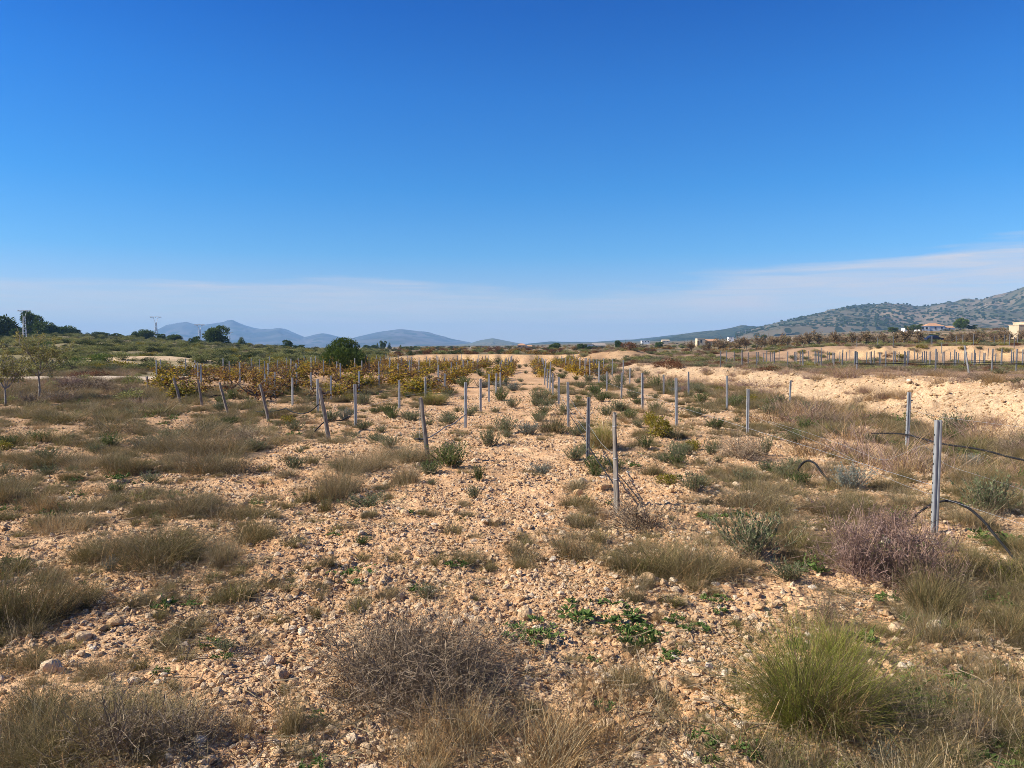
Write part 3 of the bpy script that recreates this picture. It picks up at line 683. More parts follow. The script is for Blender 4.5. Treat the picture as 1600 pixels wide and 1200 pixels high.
# ---------------------------------------------------------------- near plants: name, category, phrase by kind
INFO = {'g': ('grass_tuft', 'grass', 'dry grey grass tuft'), 'gs': ('grass_tuft', 'grass', 'low grey grass tuft'), 'o': ('grass_tuft', 'grass', 'olive brown grass tuft'),
        'os': ('grass_tuft', 'grass', 'dark olive little tuft'), 's': ('straw_clump', 'dry grass', 'straw coloured grass clump'), 'bank': ('tall_dry_grass', 'dry grass', 'tall russet dry grass clump'),
        'e': ('esparto_clump', 'grass', 'bright green esparto clump'), 't': ('dead_twig_bush', 'bush', 'leafless tangled twig bush'), 'm': ('heather_bush', 'bush', 'mauve brown heathery bush'),
        'r': ('rosemary_bush', 'bush', 'dark green rosemary bush'), 'q': ('sage_green_shrub', 'bush', 'dull sage green shrub'), 'b': ('blue_grey_shrub', 'bush', 'blue grey cushion shrub'),
        'w': ('leafy_weed', 'weed', 'fresh green leafy weed'), 'ws': ('leafy_weed', 'weed', 'small green weed rosette'), 'c': ('scrub_bush', 'bush', 'olive scrub bush'), 'cd': ('scrub_bush', 'bush', 'dark green scrub bush'),
        'cy': ('yellowing_bush', 'bush', 'yellow green bush'), 'cb': ('rust_brown_bush', 'bush', 'rust brown leafy bush'), 'cg': ('bright_green_bush', 'bush', 'bright green rounded bush')}
# (x, y of the foot, width, height in photograph pixels, kind)
PL = '''75 732 100 36 o;140 738 70 40 g;192 752 62 50 o;262 712 92 40 g;378 702 62 32 t;340 716 84 55 g;330 748 96 62 g;372 745 52 26 t;214 790 66 28 os;250 775 20 16 os;50 805 60 50 s;8 790 60 56 o;298 814 92 56 g;372 820 86 42 o;
95 842 66 50 s;62 830 40 30 s;158 888 88 56 o;250 898 140 70 o;355 896 52 66 g;392 858 58 40 o;30 985 150 132 o;120 950 78 60 o;172 900 24 28 b;212 950 52 32 gs;292 944 52 24 gs;336 950 34 20 os;35 1040 72 56 o;104 1010 50 28 os;
170 1056 66 46 g;216 1046 42 36 os;248 1008 46 28 os;292 1004 42 20 os;284 1038 44 26 os;352 1022 42 26 q;346 1040 22 14 w;312 976 58 30 gs;54 1072 34 28 gs;45 1215 220 112 o;110 1210 230 118 o;200 1215 150 100 t;150 1170 110 76 g;218 1180 150 92 o;255 1175 120 80 g;292 1195 110 70 t;60 1150 120 90 o;352 1162 74 62 s;
704 738 64 44 r;766 702 36 36 q;790 680 38 34 q;748 758 22 30 r;740 784 30 26 q;528 786 78 72 g;565 748 84 52 g;632 728 84 46 g;636 764 40 42 g;604 784 22 22 os;454 800 32 22 os;478 792 40 38 os;508 800 30 42 os;446 752 34 22 gs;482 728 34 26 os;414 738 26 20 os;
575 800 84 24 q;526 840 32 24 os;548 836 20 18 gs;566 858 28 16 r;404 850 54 48 o;458 864 40 22 os;616 880 42 22 os;684 890 40 30 os;714 892 24 20 w;766 894 36 30 os;710 838 36 32 gs;742 846 26 16 gs;484 900 28 28 os;512 896 34 32 gs;456 912 22 12 q;
552 906 70 18 w;666 938 36 36 q;500 936 32 24 gs;490 962 32 38 os;558 962 44 36 os;438 972 38 20 os;458 1160 62 96 o;655 1116 265 116 t;700 1195 110 130 s;820 1215 190 120 s;930 1215 180 110 s;640 1215 120 90 s;
940 706 50 60 e;908 680 26 22 q;862 682 44 46 gs;865 672 24 16 w;1010 704 24 26 r;1032 690 38 38 cy;1016 748 42 30 o;1058 730 34 36 q;1076 706 18 20 q;1112 712 34 28 q;1160 722 62 46 t;1196 712 24 38 q;1054 756 20 22 w;898 770 54 30 gs;905 796 56 36 o;
1000 838 112 58 t;1085 780 56 34 q;1116 820 30 22 w;908 884 66 66 g;935 860 40 36 os;820 884 54 42 gs;856 802 20 12 os;1062 918 136 88 o;985 912 70 50 os;1120 910 60 50 g;1172 892 110 88 q;1172 804 106 50 g;990 954 46 46 gs;1048 956 46 26 os;
830 1008 66 32 w;934 972 84 32 w;1000 1006 56 50 w;980 985 40 26 w;1130 966 24 14 ws;1120 950 32 20 w;1082 994 40 14 ws;965 1094 90 74 s;975 1078 60 66 o;1098 1142 48 26 gs;1012 1000 40 26 w;
1250 762 32 30 r;1330 772 60 46 b;1300 718 100 86 bank;1380 742 120 100 bank;1450 756 110 90 bank;1240 700 36 30 q;1290 752 70 46 bank;1545 816 90 74 q;1510 832 64 50 g;1305 806 96 42 g;1216 806 54 40 os;1230 848 84 50 g;1340 918 104 100 m;1424 930 120 112 m;
1385 860 90 60 m;1478 938 80 90 g;1452 968 96 92 o;1500 912 86 72 o;1572 1006 84 74 o;1290 985 44 66 t;1456 1020 62 76 g;1312 1052 90 84 e;1462 1098 76 42 w;1500 1070 40 26 ws;1545 1210 110 42 w;1380 1212 50 40 b;1526 1186 56 60 t;1490 1140 50 26 ws;1350 1010 40 30 ws;
1230 920 60 40 q;1265 905 40 30 ws;1180 845 50 24 w;1530 770 70 60 o;1575 752 80 60 bank;1560 700 100 70 bank;1490 700 90 64 bank;1220 668 100 60 bank;1262 655 80 56 bank;1330 690 90 60 bank;1590 880 60 50 o;1565 860 60 40 w;1420 800 60 34 g;
568 636 28 26 q;614 656 24 18 r;538 661 22 24 b;600 644 30 20 os;676 636 50 28 e;725 608 30 20 r;700 664 40 18 q;782 628 30 22 r;800 640 26 20 q;840 632 36 28 q;862 628 26 26 os;850 652 30 20 q;920 600 22 16 q;908 608 24 14 q;930 615 24 18 r;
940 630 24 20 r;1020 668 30 26 cy;1096 632 30 22 r;1150 640 22 24 r;1026 610 26 24 r;1090 618 26 20 q;965 610 26 16 q;990 625 30 20 q;1240 645 60 32 bank;1195 612 70 24 bank;1130 606 90 20 bank;1060 600 70 18 bank;345 630 18 12 q;288 640 14 10 q;390 632 18 12 r'''
plants = []
for s in PL.replace('\n', '').split(';'):
    a = s.split(); plants.append((float(a[0]), float(a[1]), float(a[2]), float(a[3]), a[4]))
ALL = []      # (object, phrase, x, y, size) waiting for a label
UNIQ = 0
def put_plant(x, y, w, h, kind, rng, me=None):
    nm, cat, ph = INFO[kind]
    me = me or K[kind][rng.integers(0, len(K[kind]))]
    o = link(nm, me, (x, y, h1(x, y) + (.018 if kind in ('w', 'ws') else -.01)), rng.uniform(0, 6.28), (w, w * rng.uniform(.85, 1.15), h))
    o['category'] = cat
    ALL.append([o, ph, x, y, max(w, h), kind])
    return o
rng = np.random.default_rng(7)
TAKEN = []
for px, py, w, h, kind in plants:
    x, y = ground_at(px, py - min(w, h * 2) * 0.06)
    m = y / F; W, Hh = w * m, h * m * 1.16
    y += W * 0.22; x *= y / max(y - W * 0.22, .1)
    wide = W * (1.12 if kind not in ('w', 'ws') else 1.6); hh = Hh * (1.0 if kind not in ('w', 'ws') else 1.9) * (.72 if kind == 'bank' else 1)
    me = None
    if W > 0.40 and kind in 'go': me = K[kind + 'L'][rng.integers(0, 3)]
    if W > 0.34 and kind == 'e': me = tuft(9001, 4200, [('green', .60), ('olive', .25), ('straw', .15)], w=.0048, seg=4, base=.22, lean=.95, droop=1.0)
    if kind == 't' and w > 160: me = twig_bush(9003 + int(w), n0=150, n1=1900, n2=7500, spread=1.35, w=(.0050, .0042, .0030), base=.34); wide *= .92
    put_plant(x, y, wide, hh, kind, rng, me); TAKEN.append((x, y, W * 0.5))
# the big esparto clump by the near edge
x, y = ground_at(1290, 1165)
big = put_plant(x, y + .12, 0.62, 0.56, 'e', rng, tuft(9002, 5600, [('green', .58), ('olive', .20), ('straw', .14), ('twig', .08)], w=.0040, seg=5, base=.24, lean=.85, droop=.9, hmin=.25, hmax=1.15, wild=.36, nc=12)); BIGE = big
TAKEN.append((x, y + .1, .4))
print('listed plants', len(plants), time.time() - T0)

# smaller unlisted tufts between them
TK = np.array(TAKEN)
cand_r = np.exp(rng.uniform(math.log(2.7), math.log(34), 9000)); cand_a = rng.uniform(rad(-37), rad(37), 9000)
CX, CY = cand_r * np.sin(cand_a), cand_r * np.cos(cand_a)
lit = litter(CX, CY); bt = bank_t(CX, CY)
keep = (rng.uniform(0, 1, len(CX)) < np.clip(lit * 1.2, 0.10, 1)) & (bt < .15)
CX, CY, lit = CX[keep], CY[keep], lit[keep]
near_listed = np.array([np.any(np.hypot(TK[:, 0] - a, TK[:, 1] - b) < TK[:, 2] * .9) for a, b in zip(CX, CY)])
CX, CY, lit = CX[~near_listed], CY[~near_listed], lit[~near_listed]
n_ind = 0
stuffP, stuffS, stuffI = [], [], []
quota = {'grass_tuft': 300 - sum(1 for a in ALL if a[0].name.startswith('grass_tuft')), 'leafy_weed': 110}
PROT = [*K['gs'], *K['os'], *K['g'], *K['o'], *K['ws'][:2], *K['s'][:2]]
szs = rng.uniform(.10, .30, len(CX)) * (0.65 + 0.8 * lit) * np.interp(np.hypot(CX, CY), [3, 8, 30], [.75, 1.0, 1.5])
order = np.argsort(-szs / np.hypot(CX, CY))
for q in order:
    x, y, s = CX[q], CY[q], szs[q]
    kk = rng.choice(['gs', 'os', 'g', 'o', 'ws', 's'], p=[.25, .25, .15, .13, .16, .06])
    nm = INFO[kk][0]
    if quota.get(nm, 0) > 0:
        quota[nm] -= 1; put_plant(x, y, s * 1.15, s * rng.uniform(.55, .95), kk, rng)
    else:
        stuffP.append((x, y)); stuffS.append(s); stuffI.append({'gs': 0, 'os': 4, 'g': 8, 'o': 12, 'ws': 16, 's': 18}[kk] + rng.integers(0, 2 if kk in ('ws', 's') else 4))
sp = np.array(stuffP); ss = np.array(stuffS)
if len(sp):
    z = H(sp[:, 0], sp[:, 1]) - 0.01
    scatter('grass', 'sparse small grass and weeds between the stones', PROT, np.column_stack([sp, z]), rng.uniform(0, 6.28, len(sp)), np.column_stack([ss * 1.1, ss * 1.1, ss * rng.uniform(.5, .9, len(ss))]), stuffI)
print('tufts', len(ALL), len(sp), time.time() - T0)

# thin dry stalks and fallen twigs on the soil
def litter_protos():
    out = []
    for k in range(4):
        r = np.random.default_rng(500 + k); n = 22
        C = disc(r, n, .5); a = r.uniform(0, 6.28, n); D = np.stack([np.cos(a), np.sin(a), r.normal(0, .12, n)], 1)
        P = grow(r, C + np.array([0, 0, .02]), D, r.uniform(.1, .45, n), 3, .15); P[..., 2] = np.abs(P[..., 2]) + .008
        out.append(build('fallen_stalks', [(*ribbons(P, .010, rand_dirs(r, n)), 0)], [M['grey' if k % 2 else 'twig']]))
    return out
def stalk_protos():
    out = []
    for k in range(5):
        r = np.random.default_rng(520 + k); n = 9
        P = grow(r, disc(r, n, .28), fan(r, n, .55), r.uniform(.45, 1.0, n), 4, .09); p, d = branch_off(r, P, n * 7, .5, .6)
        out.append(build('dry_stalks', [(*ribbons(P, .0065, rand_dirs(r, n)), 0), (*leaves(r, p, d, .05, .009), 0)], [M['straw' if k % 2 else 'grey']]))
    return out
n = 3400
r_ = np.exp(rng.uniform(math.log(2.6), math.log(20), n)); a_ = rng.uniform(rad(-38), rad(38), n); X, Y = r_ * np.sin(a_), r_ * np.cos(a_)
kp = (rng.uniform(0, 1, n) < .22 + .7 * litter(X, Y)) & (bank_t(X, Y) < .3); X, Y = X[kp], Y[kp]
scatter('dry_stalks_grass', 'thin dry stalks standing singly over the field', stalk_protos(), np.column_stack([X, Y, H(X, Y) - .01]), rng.uniform(0, 6.28, len(X)), rng.uniform(.12, .34, len(X)), rng.integers(0, 5, len(X)))
n = 5200
r_ = np.exp(rng.uniform(math.log(2.6), math.log(16), n)); a_ = rng.uniform(rad(-38), rad(38), n); X, Y = r_ * np.sin(a_), r_ * np.cos(a_)
kp = rng.uniform(0, 1, n) < .25 + litter(X, Y); X, Y = X[kp], Y[kp]
scatter('dead_stalk_litter', 'fallen dry stalks lying on the soil', litter_protos(), np.column_stack([X, Y, H(X, Y)]), rng.uniform(0, 6.28, len(X)), rng.uniform(.15, .5, len(X)), rng.integers(0, 4, len(X)))

# grey green herbs that have taken the old rows
nq = 0
while nq < 290:
    y = math.exp(rng.uniform(math.log(8.5), math.log(70))); row = rng.integers(-3, 5); x = 1.2 + 2.45 * (row - 1) + (.017 if row <= 1 else .006) * y + rng.normal(0, .85)
    if bank_t(np.array([x]), np.array([y]))[0] > .05: continue
    s = rng.uniform(.26, .55) * np.interp(y, [8.5, 13, 70], [.5, .8, 1.5]); put_plant(x, y, s * 1.25, s * .8, rng.choice(['q', 'r', 'b', 'cy'], p=[.6, .28, .07, .05]) if nq < 250 else 'q', rng); nq += 1

# ---------------------------------------------------------------- stones
def ico(sub):
    import bmesh
    bm = bmesh.new(); bmesh.ops.create_icosphere(bm, subdivisions=sub, radius=1.0)
    v = np.array([x.co[:] for x in bm.verts]); bm.verts.index_update(); f = np.array([[q.index for q in x.verts] for x in bm.faces]); bm.free(); return v, f
ICO = {k: ico(k) for k in (1, 2, 3)}
def stone_mat(name, cols):
    m, n_, l, p = new_mat(name)
    oi = n_.new('ShaderNodeObjectInfo'); r = n_.new('ShaderNodeValToRGB'); set_ramp(r, [(i / (len(cols) - 1), c) for i, c in enumerate(cols)])
    l.new(oi.outputs['Random'], r.inputs['Fac'])
    tc = n_.new('ShaderNodeTexCoord'); t = n_.new('ShaderNodeTexNoise'); t.inputs['Scale'].default_value = 3.0; t.inputs['Detail'].default_value = 8; t.inputs['Roughness'].default_value = .7
    l.new(tc.outputs['Object'], t.inputs['Vector'])
    r2 = n_.new('ShaderNodeValToRGB'); set_ramp(r2, [(.3, (.62, .56, .5)), (.55, (1, 1, 1)), (.75, (1.12, 1.12, 1.12))]); l.new(t.outputs['Fac'], r2.inputs['Fac'])
    mx = n_.new('ShaderNodeMix'); mx.data_type = 'RGBA'; mx.blend_type = 'MULTIPLY'; mx.inputs['Factor'].default_value = 1
    l.new(r.outputs['Color'], mx.inputs['A']); l.new(r2.outputs['Color'], mx.inputs['B']); l.new(mx.outputs['Result'], p.inputs['Base Color'])
    p.inputs['Roughness'].default_value = .92; p.inputs['Specular IOR Level'].default_value = .15
    b = n_.new('ShaderNodeBump'); b.inputs['Strength'].default_value = .5; b.inputs['Distance'].default_value = .08; l.new(t.outputs['Fac'], b.inputs['Height']); l.new(b.outputs[0], p.inputs['Normal'])
    return m
M['pebble'] = stone_mat('orange_pebble', [(.46, .275, .135), (.56, .365, .20), (.62, .43, .25), (.66, .49, .31), (.69, .55, .39)])
M['stone'] = stone_mat('limestone', [(.56, .35, .18), (.62, .41, .22), (.66, .46, .27), (.69, .51, .32), (.70, .55, .38)])
M['white'] = stone_mat('white_limestone', [(.72, .60, .44), (.75, .65, .52)])
def stone(seed, sub, m):
    rng = np.random.default_rng(seed); v, f = ICO[sub]; v = v.copy()
    for _ in range(9 if sub > 1 else 5):            # knock flat facets off
        d = rand_dirs(rng, 1)[0]; k = rng.uniform(.55, .9); s = v @ d; v -= np.outer(np.maximum(s - k, 0) * .92, d)
    v *= 1 + .10 * np.sin(v @ rng.normal(0, 3, 3) + rng.uniform(0, 6))[:, None]
    v *= np.array([1, rng.uniform(.65, .95), rng.uniform(.5, .8)])
    return build('stone', [(v, f, 0)], [M[m]], smooth=False)
PEB = [stone(600 + i, 1, 'pebble') for i in range(8)]
n = 210000
r_ = np.exp(rng.uniform(math.log(2.5), math.log(26), n)); a_ = rng.uniform(rad(-38), rad(38), n); X, Y = r_ * np.sin(a_), r_ * np.cos(a_)
dn = np.clip(.62 + .55 * fbm(X / 1.4, Y / 1.4, 95, 3) - .35 * litter(X, Y) + .1 * sstep(0, 4, X), .05, 1)
kp = (rng.uniform(0, 1, n) < dn); X, Y, r_ = X[kp], Y[kp], r_[kp]
sz = np.exp(rng.normal(math.log(.0095), .55, len(X))) * np.interp(r_, [3, 8, 26], [.82, 1.25, 2.4]); sz = np.clip(sz, .003, .04)
scatter('gravel', 'loose orange and cream gravel over the soil', PEB, np.column_stack([X, Y, H(X, Y) + sz * .15]), rng.uniform(0, 6.28, len(X)), sz, rng.integers(0, 8, len(X)), rng.normal(0, .5, (len(X), 2)))
# rubble on the bank
n = 9000
Y = np.exp(rng.uniform(math.log(9), math.log(80), n)); X = rng.uniform(7.8, 13, n); t = bank_t(X, Y); kp = (t > .03) & (t < 1.0) & (rng.uniform(0, 1, n) < .9); X, Y = X[kp], Y[kp]
sz = np.exp(rng.normal(math.log(.032), .6, len(X))); sz = np.clip(sz, .012, .13)
M['rubble'] = stone_mat('bank_rubble', [(.40, .27, .15), (.48, .35, .21), (.54, .41, .27)])
BK = [stone(640 + i, 1, 'rubble') for i in range(6)]
scatter('rubble', 'pale limestone rubble on the terrace bank', BK, np.column_stack([X, Y, H(X, Y)]), rng.uniform(0, 6.28, len(X)), sz, rng.integers(0, 6, len(X)), rng.normal(0, .5, (len(X), 2)))
# single stones
ST = [stone(660 + i, 2, 'stone') for i in range(10)]; SW = [stone(690 + i, 2, 'white') for i in range(4)]
LS = '''945 772 34 22 s;420 1036 20 24 w;436 1050 14 12 w;440 1062 26 22 s;820 968 26 26 s;1022 916 18 14 w;1052 916 18 16 w;1010 918 34 14 s;1036 926 14 12 s;876 938 14 14 s;1105 882 16 22 s;1055 1037 18 9 w;1082 1042 18 14 w;1108 1050 22 16 w;1132 1060 20 14 w;1004 1018 16 16 s;
1154 1086 16 12 s;1152 1142 16 12 w;1398 990 26 26 s;1413 993 8 8 w;1395 945 20 14 s;1384 962 24 14 s;1360 952 16 14 s;1410 1052 18 18 w;1424 1050 14 16 w;1422 1022 12 12 s;1404 1018 16 12 s;1466 1020 18 14 s;1516 966 14 12 s;1450 1138 16 12 w;1478 1188 18 12 w;1580 1110 24 16 w;1560 1172 26 18 s;1530 1130 18 12 w;1120 1050 16 12 s;
116 945 30 16 s;276 1010 12 14 s;372 976 14 16 s;232 974 16 14 s;104 1018 14 10 s;146 1008 18 8 w;762 1130 14 12 w;500 985 14 10 w;460 975 12 12 s;625 890 14 10 s;668 920 16 12 w;640 915 14 12 s;758 826 14 10 w;560 920 20 12 s;472 990 20 12 w;524 1115 12 12 s;498 1152 16 12 s;740 970 12 10 w;744 948 16 12 s;345 1072 18 14 s;256 1056 14 12 w;246 1072 16 12 w;
700 668 8 6 s;1470 718 22 14 s;1258 880 14 10 w;1230 880 10 10 s;1186 836 8 6 w;860 610 8 6 s;665 742 14 8 s;1325 940 16 12 s;1340 952 12 9 w;1540 700 16 8 w;1310 640 14 8 s;1352 626 12 7 s;1420 604 10 6 w;1532 569 12 5 w'''
n_st = 0
def put_stone(x, y, w, h, white, r):
    me = (SW if white else ST)[r.integers(0, 4 if white else 10)]
    o = link('stone', me, (x, y, h1(x, y) + h * .22), r.uniform(0, 6.28), (w * .5, w * .5, h * .72)); o['category'] = 'stone'
    o.rotation_euler[0] = r.normal(0, .2); o.rotation_euler[1] = r.normal(0, .2)
    ALL.append([o, 'white limestone rock' if white else 'tan stone', x, y, w, 'stone'])
for s in LS.replace('\n', '').split(';'):
    a = s.split(); x, y = ground_at(float(a[0]), float(a[1])); m = y / F
    put_stone(x, y, float(a[2]) * m * 1.05, float(a[3]) * m * 1.05, a[4] == 'w', rng); n_st += 1
n = 2600
r_ = np.exp(rng.uniform(math.log(2.7), math.log(11), n)); a_ = rng.uniform(rad(-36), rad(36), n); X, Y = r_ * np.sin(a_), r_ * np.cos(a_)
sc_ = np.clip(np.exp(rng.normal(math.log(.036), .42, n)), .02, .11) * np.interp(r_, [3, 9], [.85, 1.4]) * (1 + .25 * sstep(0, 3, X))
kp = rng.uniform(0, 1, n) < np.clip(.35 + .7 * fbm(X / 1.6, Y / 1.6, 97, 3) + .15 * sstep(0, 3, X), .04, 1); X, Y, sc_ = X[kp], Y[kp], sc_[kp]
od = np.argsort(-sc_ / np.hypot(X, Y)); kk = od[:300 - n_st]; rest = od[300 - n_st:]
for q in kk: put_stone(X[q], Y[q], sc_[q], sc_[q] * rng.uniform(.5, .9), rng.uniform() < .16, rng)
if len(rest):
    scatter('pebbles', 'fist sized loose stones lying about', ST + SW, np.column_stack([X[rest], Y[rest], H(X[rest], Y[rest]) + .004]), rng.uniform(0, 6.28, len(rest)), sc_[rest] * .5, rng.integers(0, 14, len(rest)), rng.normal(0, .3, (len(rest), 2)))
print('stones', time.time() - T0)

# ---------------------------------------------------------------- posts
def extrude_poly(pts, z0, z1, nseg=1):
    pts = np.asarray(pts, float); s = len(pts); zs = np.linspace(z0, z1, nseg + 1)
    V = np.concatenate([np.column_stack([pts, np.full(s, z)]) for z in zs])
    return V, rings_to_faces(1, nseg + 1, s), np.array([list(range(s))[::-1]]), np.array([[nseg * s + q for q in range(s)]])
SEC = [(-.028, .016), (-.028, -.010), (-.019, -.016), (-.010, -.016), (-.007, -.006), (.007, -.006), (.010, -.016), (.019, -.016), (.028, -.010), (.028, .016), (.024, .016), (.024, -.004), (.010, -.002), (-.010, -.002), (-.024, -.004), (-.024, .016)]
def post_mesh(h, m):
    V, f, b, t = extrude_poly(SEC, -.35, h, 1)
    return build('vine_post', [(V, f, 0), (V[:len(SEC)], b, 0), (V[-len(SEC):], np.array([list(range(len(SEC)))]), 0)], [M[m]])
def post_holes(h):
    P = [(*boxv(-.0325, -.006, z, -.027, .006, z + .014), 0) for z in np.arange(.10, h - .05, .085)]
    return build('wire_notch', P, [M['hole']])
def wood_mesh(seed, h, r0=.036, r1=.030, s=9):
    rng = np.random.default_rng(seed); k = 9; z = np.linspace(-.3, h, k)
    c = np.cumsum(rng.normal(0, .004, (k, 2)), 0); prof = 1 + .13 * rng.normal(size=s)
    th_ = np.arange(s) / s * 2 * math.pi; V = []
    for q in range(k):
        r = np.interp(z[q], [-.3, h], [r0, r1]) * prof * (1 + .05 * rng.normal(size=s)); V.append(np.column_stack([c[q, 0] + r * np.cos(th_), c[q, 1] + r * np.sin(th_), np.full(s, z[q] + .01 * rng.normal(size=s))]))
    V = np.concatenate(V)
    return build('timber_post', [(V, rings_to_faces(1, k, s), 0), (V[-s:], np.array([list(range(s))]), 0)], [M['wood']])
GALV = [post_mesh(1.0, 'galv'), post_mesh(1.0, 'darksteel')]
NOTCH = post_holes(1.0)
WOODS = [wood_mesh(700 + i, 1.0) for i in range(4)]
POSTS = []          # (x, y, height)
def steel_post(x, y, h, label, rng, group, dark=False, holes=False, lean=(0, 0)):
    z = h1(x, y); dark = dark or 'terrace' in group
    o = link('vine_post', GALV[1 if dark else 0], (x, y, z), rng.normal(-.15, .12), (1, 1, h))
    o.rotation_euler[0] = rng.normal(0, .012) + lean[0]; o.rotation_euler[1] = rng.normal(0, .012) + lean[1]
    tag(o, label, 'post', group)
    if holes: link('wire_notch', NOTCH, parent=o)['kind'] = 'stuff'
    POSTS.append((x, y, h)); return o
ROWNAME = {1: 'the row along the terrace side of the path', 2: 'the second row towards the stony terrace', 3: 'the third row towards the stony terrace', -1: 'the row along the hill side of the path'}
for k, w in enumerate(['second', 'third', 'fourth', 'fifth', 'sixth', 'seventh', 'eighth', 'ninth', 'tenth']): ROWNAME[-2 - k] = 'the %s row towards the scrub hill' % w
ORD = ['front', 'second', 'third', 'fourth', 'fifth', 'sixth', 'seventh', 'eighth', 'ninth', 'tenth', 'eleventh', 'twelfth', 'thirteenth', 'fourteenth', 'fifteenth', 'sixteenth', 'seventeenth', 'eighteenth', 'nineteenth', 'twentieth'] + ['twenty-' + w for w in ('first', 'second', 'third', 'fourth', 'fifth', 'sixth', 'seventh', 'eighth', 'ninth')] + ['thirtieth'] + ['thirty-' + w for w in ('first', 'second', 'third', 'fourth', 'fifth', 'sixth', 'seventh', 'eighth', 'ninth')] + ['fortieth'] + ['forty-' + w for w in ('first', 'second', 'third', 'fourth', 'fifth', 'sixth', 'seventh', 'eighth', 'ninth')]
# posts read off the photograph: row, foot x, top y, foot y, lean
EX = [(2, 1460, 655, 835), (3, 1417, 610, 704), (3, 1168, 608, 679), (2, 1057, 590, 667), (2, 1004, 583, 640), (3, 1136, 586, 640), (3, 1076, 583, 622), (3, 1037, 585, 616), (2, 971, 580, 622), (2, 948, 581, 611), (3, 984, 575, 601),
      (1, 918, 618, 716), (1, 888, 593, 664), (1, 873, 590, 633), (1, 864, 584, 620), (1, 859, 578, 612), (1, 855, 576, 606), (1, 851, 574, 601), (-1, 727, 596, 668), (-1, 751, 590, 642), (-1, 764, 584, 627), (-1, 775, 584, 616), (-1, 782, 581, 607),
      (-2, 556, 600, 670), (-2, 624, 594, 640), (-2, 665, 589, 630), (-2, 695, 584, 617), (-3, 497, 595, 648), (-3, 517, 586, 624), (-3, 561, 581, 617), (-4, 457, 589, 632), (-4, 464, 582, 607), (-4, 486, 582, 610), (-5, 430, 580, 620), (-5, 414, 585, 615), (4, 1234, 593, 628)]
ROWNAME[4] = 'the foot of the stony bank'
per_row = {}
for row, px, ty, by in EX:
    x, y = ground_at(px, by); h = (by - ty) / F * y * 1.0
    per_row.setdefault(row, []).append((x, y, h, px))
# further posts along the rows, out to the end of the vineyard
for row in (1, 2, 3, -1, -2, -3, -4, -5, -6, -7, -8, -9):
    x0 = {1: 1.2, 2: 3.5, 3: 5.5}.get(row, -1.15 - 2.45 * (-row - 1)) ; sl = .017 if row <= 1 else (.012 if row == 2 else .005)
    ys = [p[1] for p in per_row.get(row, [])]; y = (max(ys) + 5) if ys else 31 - 1.2 * (row + 6)
    while y < 75:
        if row < 0:
            vx = x0 + sl * y; vu = 800 + F * vx / y
            if vu < 240 or y > np.interp(vu, [235, 330, 450, 600], [42, 50, 62, 77]): y += 4.2; continue
        per_row.setdefault(row, []).append((x0 + sl * y + rng.normal(0, .06), y + rng.normal(0, .25), rng.normal(.95, .06), 0)); y += 4.2
for row, L in sorted(per_row.items()):
    L.sort(key=lambda p: p[1])
    for k, (x, y, h, px) in enumerate(L):
        lab = '%s galvanised steel vine post in %s' % (ORD[k], ROWNAME[row])
        dark = False
        if row == 1 and k == 0: lab = 'dull dark steel post standing just behind the split timber post'; dark = True
        if px == 1460: lab = 'notched galvanised steel post close by with black hose passing behind'
        if px == 1417: lab = 'slim galvanised post in russet grass behind the notched front post'
        if px == 1234: lab = 'galvanised steel post sunk in grass against the stony bank'
        steel_post(x, y, h, lab, rng, 'steel vine posts of the old vineyard', dark, holes=(y < 17))
# timber end posts: top x,y - foot x,y
TW = [((657, 622), (668, 720), 'leaning weathered timber post with a black clip beside the path'), ((499, 607), (514, 685), 'leaning timber end post beside a sagging hose, in front of the steel posts'), ((406, 600), (420, 656), 'leaning timber end post nearer the hill than the one with sagging hose'),
      ((343, 598), (357, 646), 'thin leaning timber post between two grass patches by the russet vines'), ((309, 594), (315, 634), 'short upright timber post leaning slightly among pale dry grass'), ((271, 591), (282, 628), 'dark timber post leaning at the corner of the russet vines'),
      ((252, 588), (258, 607), 'stout dark twin stake among the first russet vines'), ((229, 588), (234, 611), 'small outermost timber post by the pale track')]
for k, ((tx, ty), (bx, by), lab) in enumerate(TW):
    x, y = ground_at(bx, by); z = h1(x, y); tp = at(tx, ty, y - .12); v = tp - Vector((x, y, z))
    o = link('timber_post', WOODS[k % 4], (x, y, z)); o.rotation_euler = v.to_track_quat('Z', 'Y').to_euler(); fat = max(1.0, y / 20)
    o.scale = (fat, fat, v.length); tag(o, lab, 'post', 'timber end posts')
    if k == 0:
        c = build('wire_clip', [(*boxv(-.10, -.03, .34, -.02, -.015, .362), 0), (*boxv(-.105, -.04, .335, -.085, -.005, .367), 0)], [M['hose']]); link('wire_clip', c, parent=o)
# the split timber post (two grey halves bound with wire)
x, y = ground_at(964, 796); z = h1(x, y); tp = at(960, 645, y); v = tp - Vector((x, y, z))
o = thing('split_timber_post', 'grey split timber post bound with wire beside a pale boulder', 'post', (x, y, z)); o.rotation_euler = v.to_track_quat('Z', 'Y').to_euler(); Ht = v.length
for k, (dx, dz) in enumerate(((-.018, 0), (.017, -.012))):
    hm = wood_mesh(720 + k, Ht + dz, .021, .017, 7); link('timber_half', hm, (dx, .004 * k, 0), parent=o)
for zz in (Ht * .34, Ht * .55, Ht * .87):
    a = np.linspace(0, 2 * math.pi, 13); P = np.column_stack([.040 * np.cos(a), .026 * np.sin(a), zz + .004 * np.sin(2 * a)])
    link('wire_tie', build('wire_tie', [(*tubes(P[None], .0028, 4), 0)], [M['wire']]), parent=o)
SPLIT = (x, y)

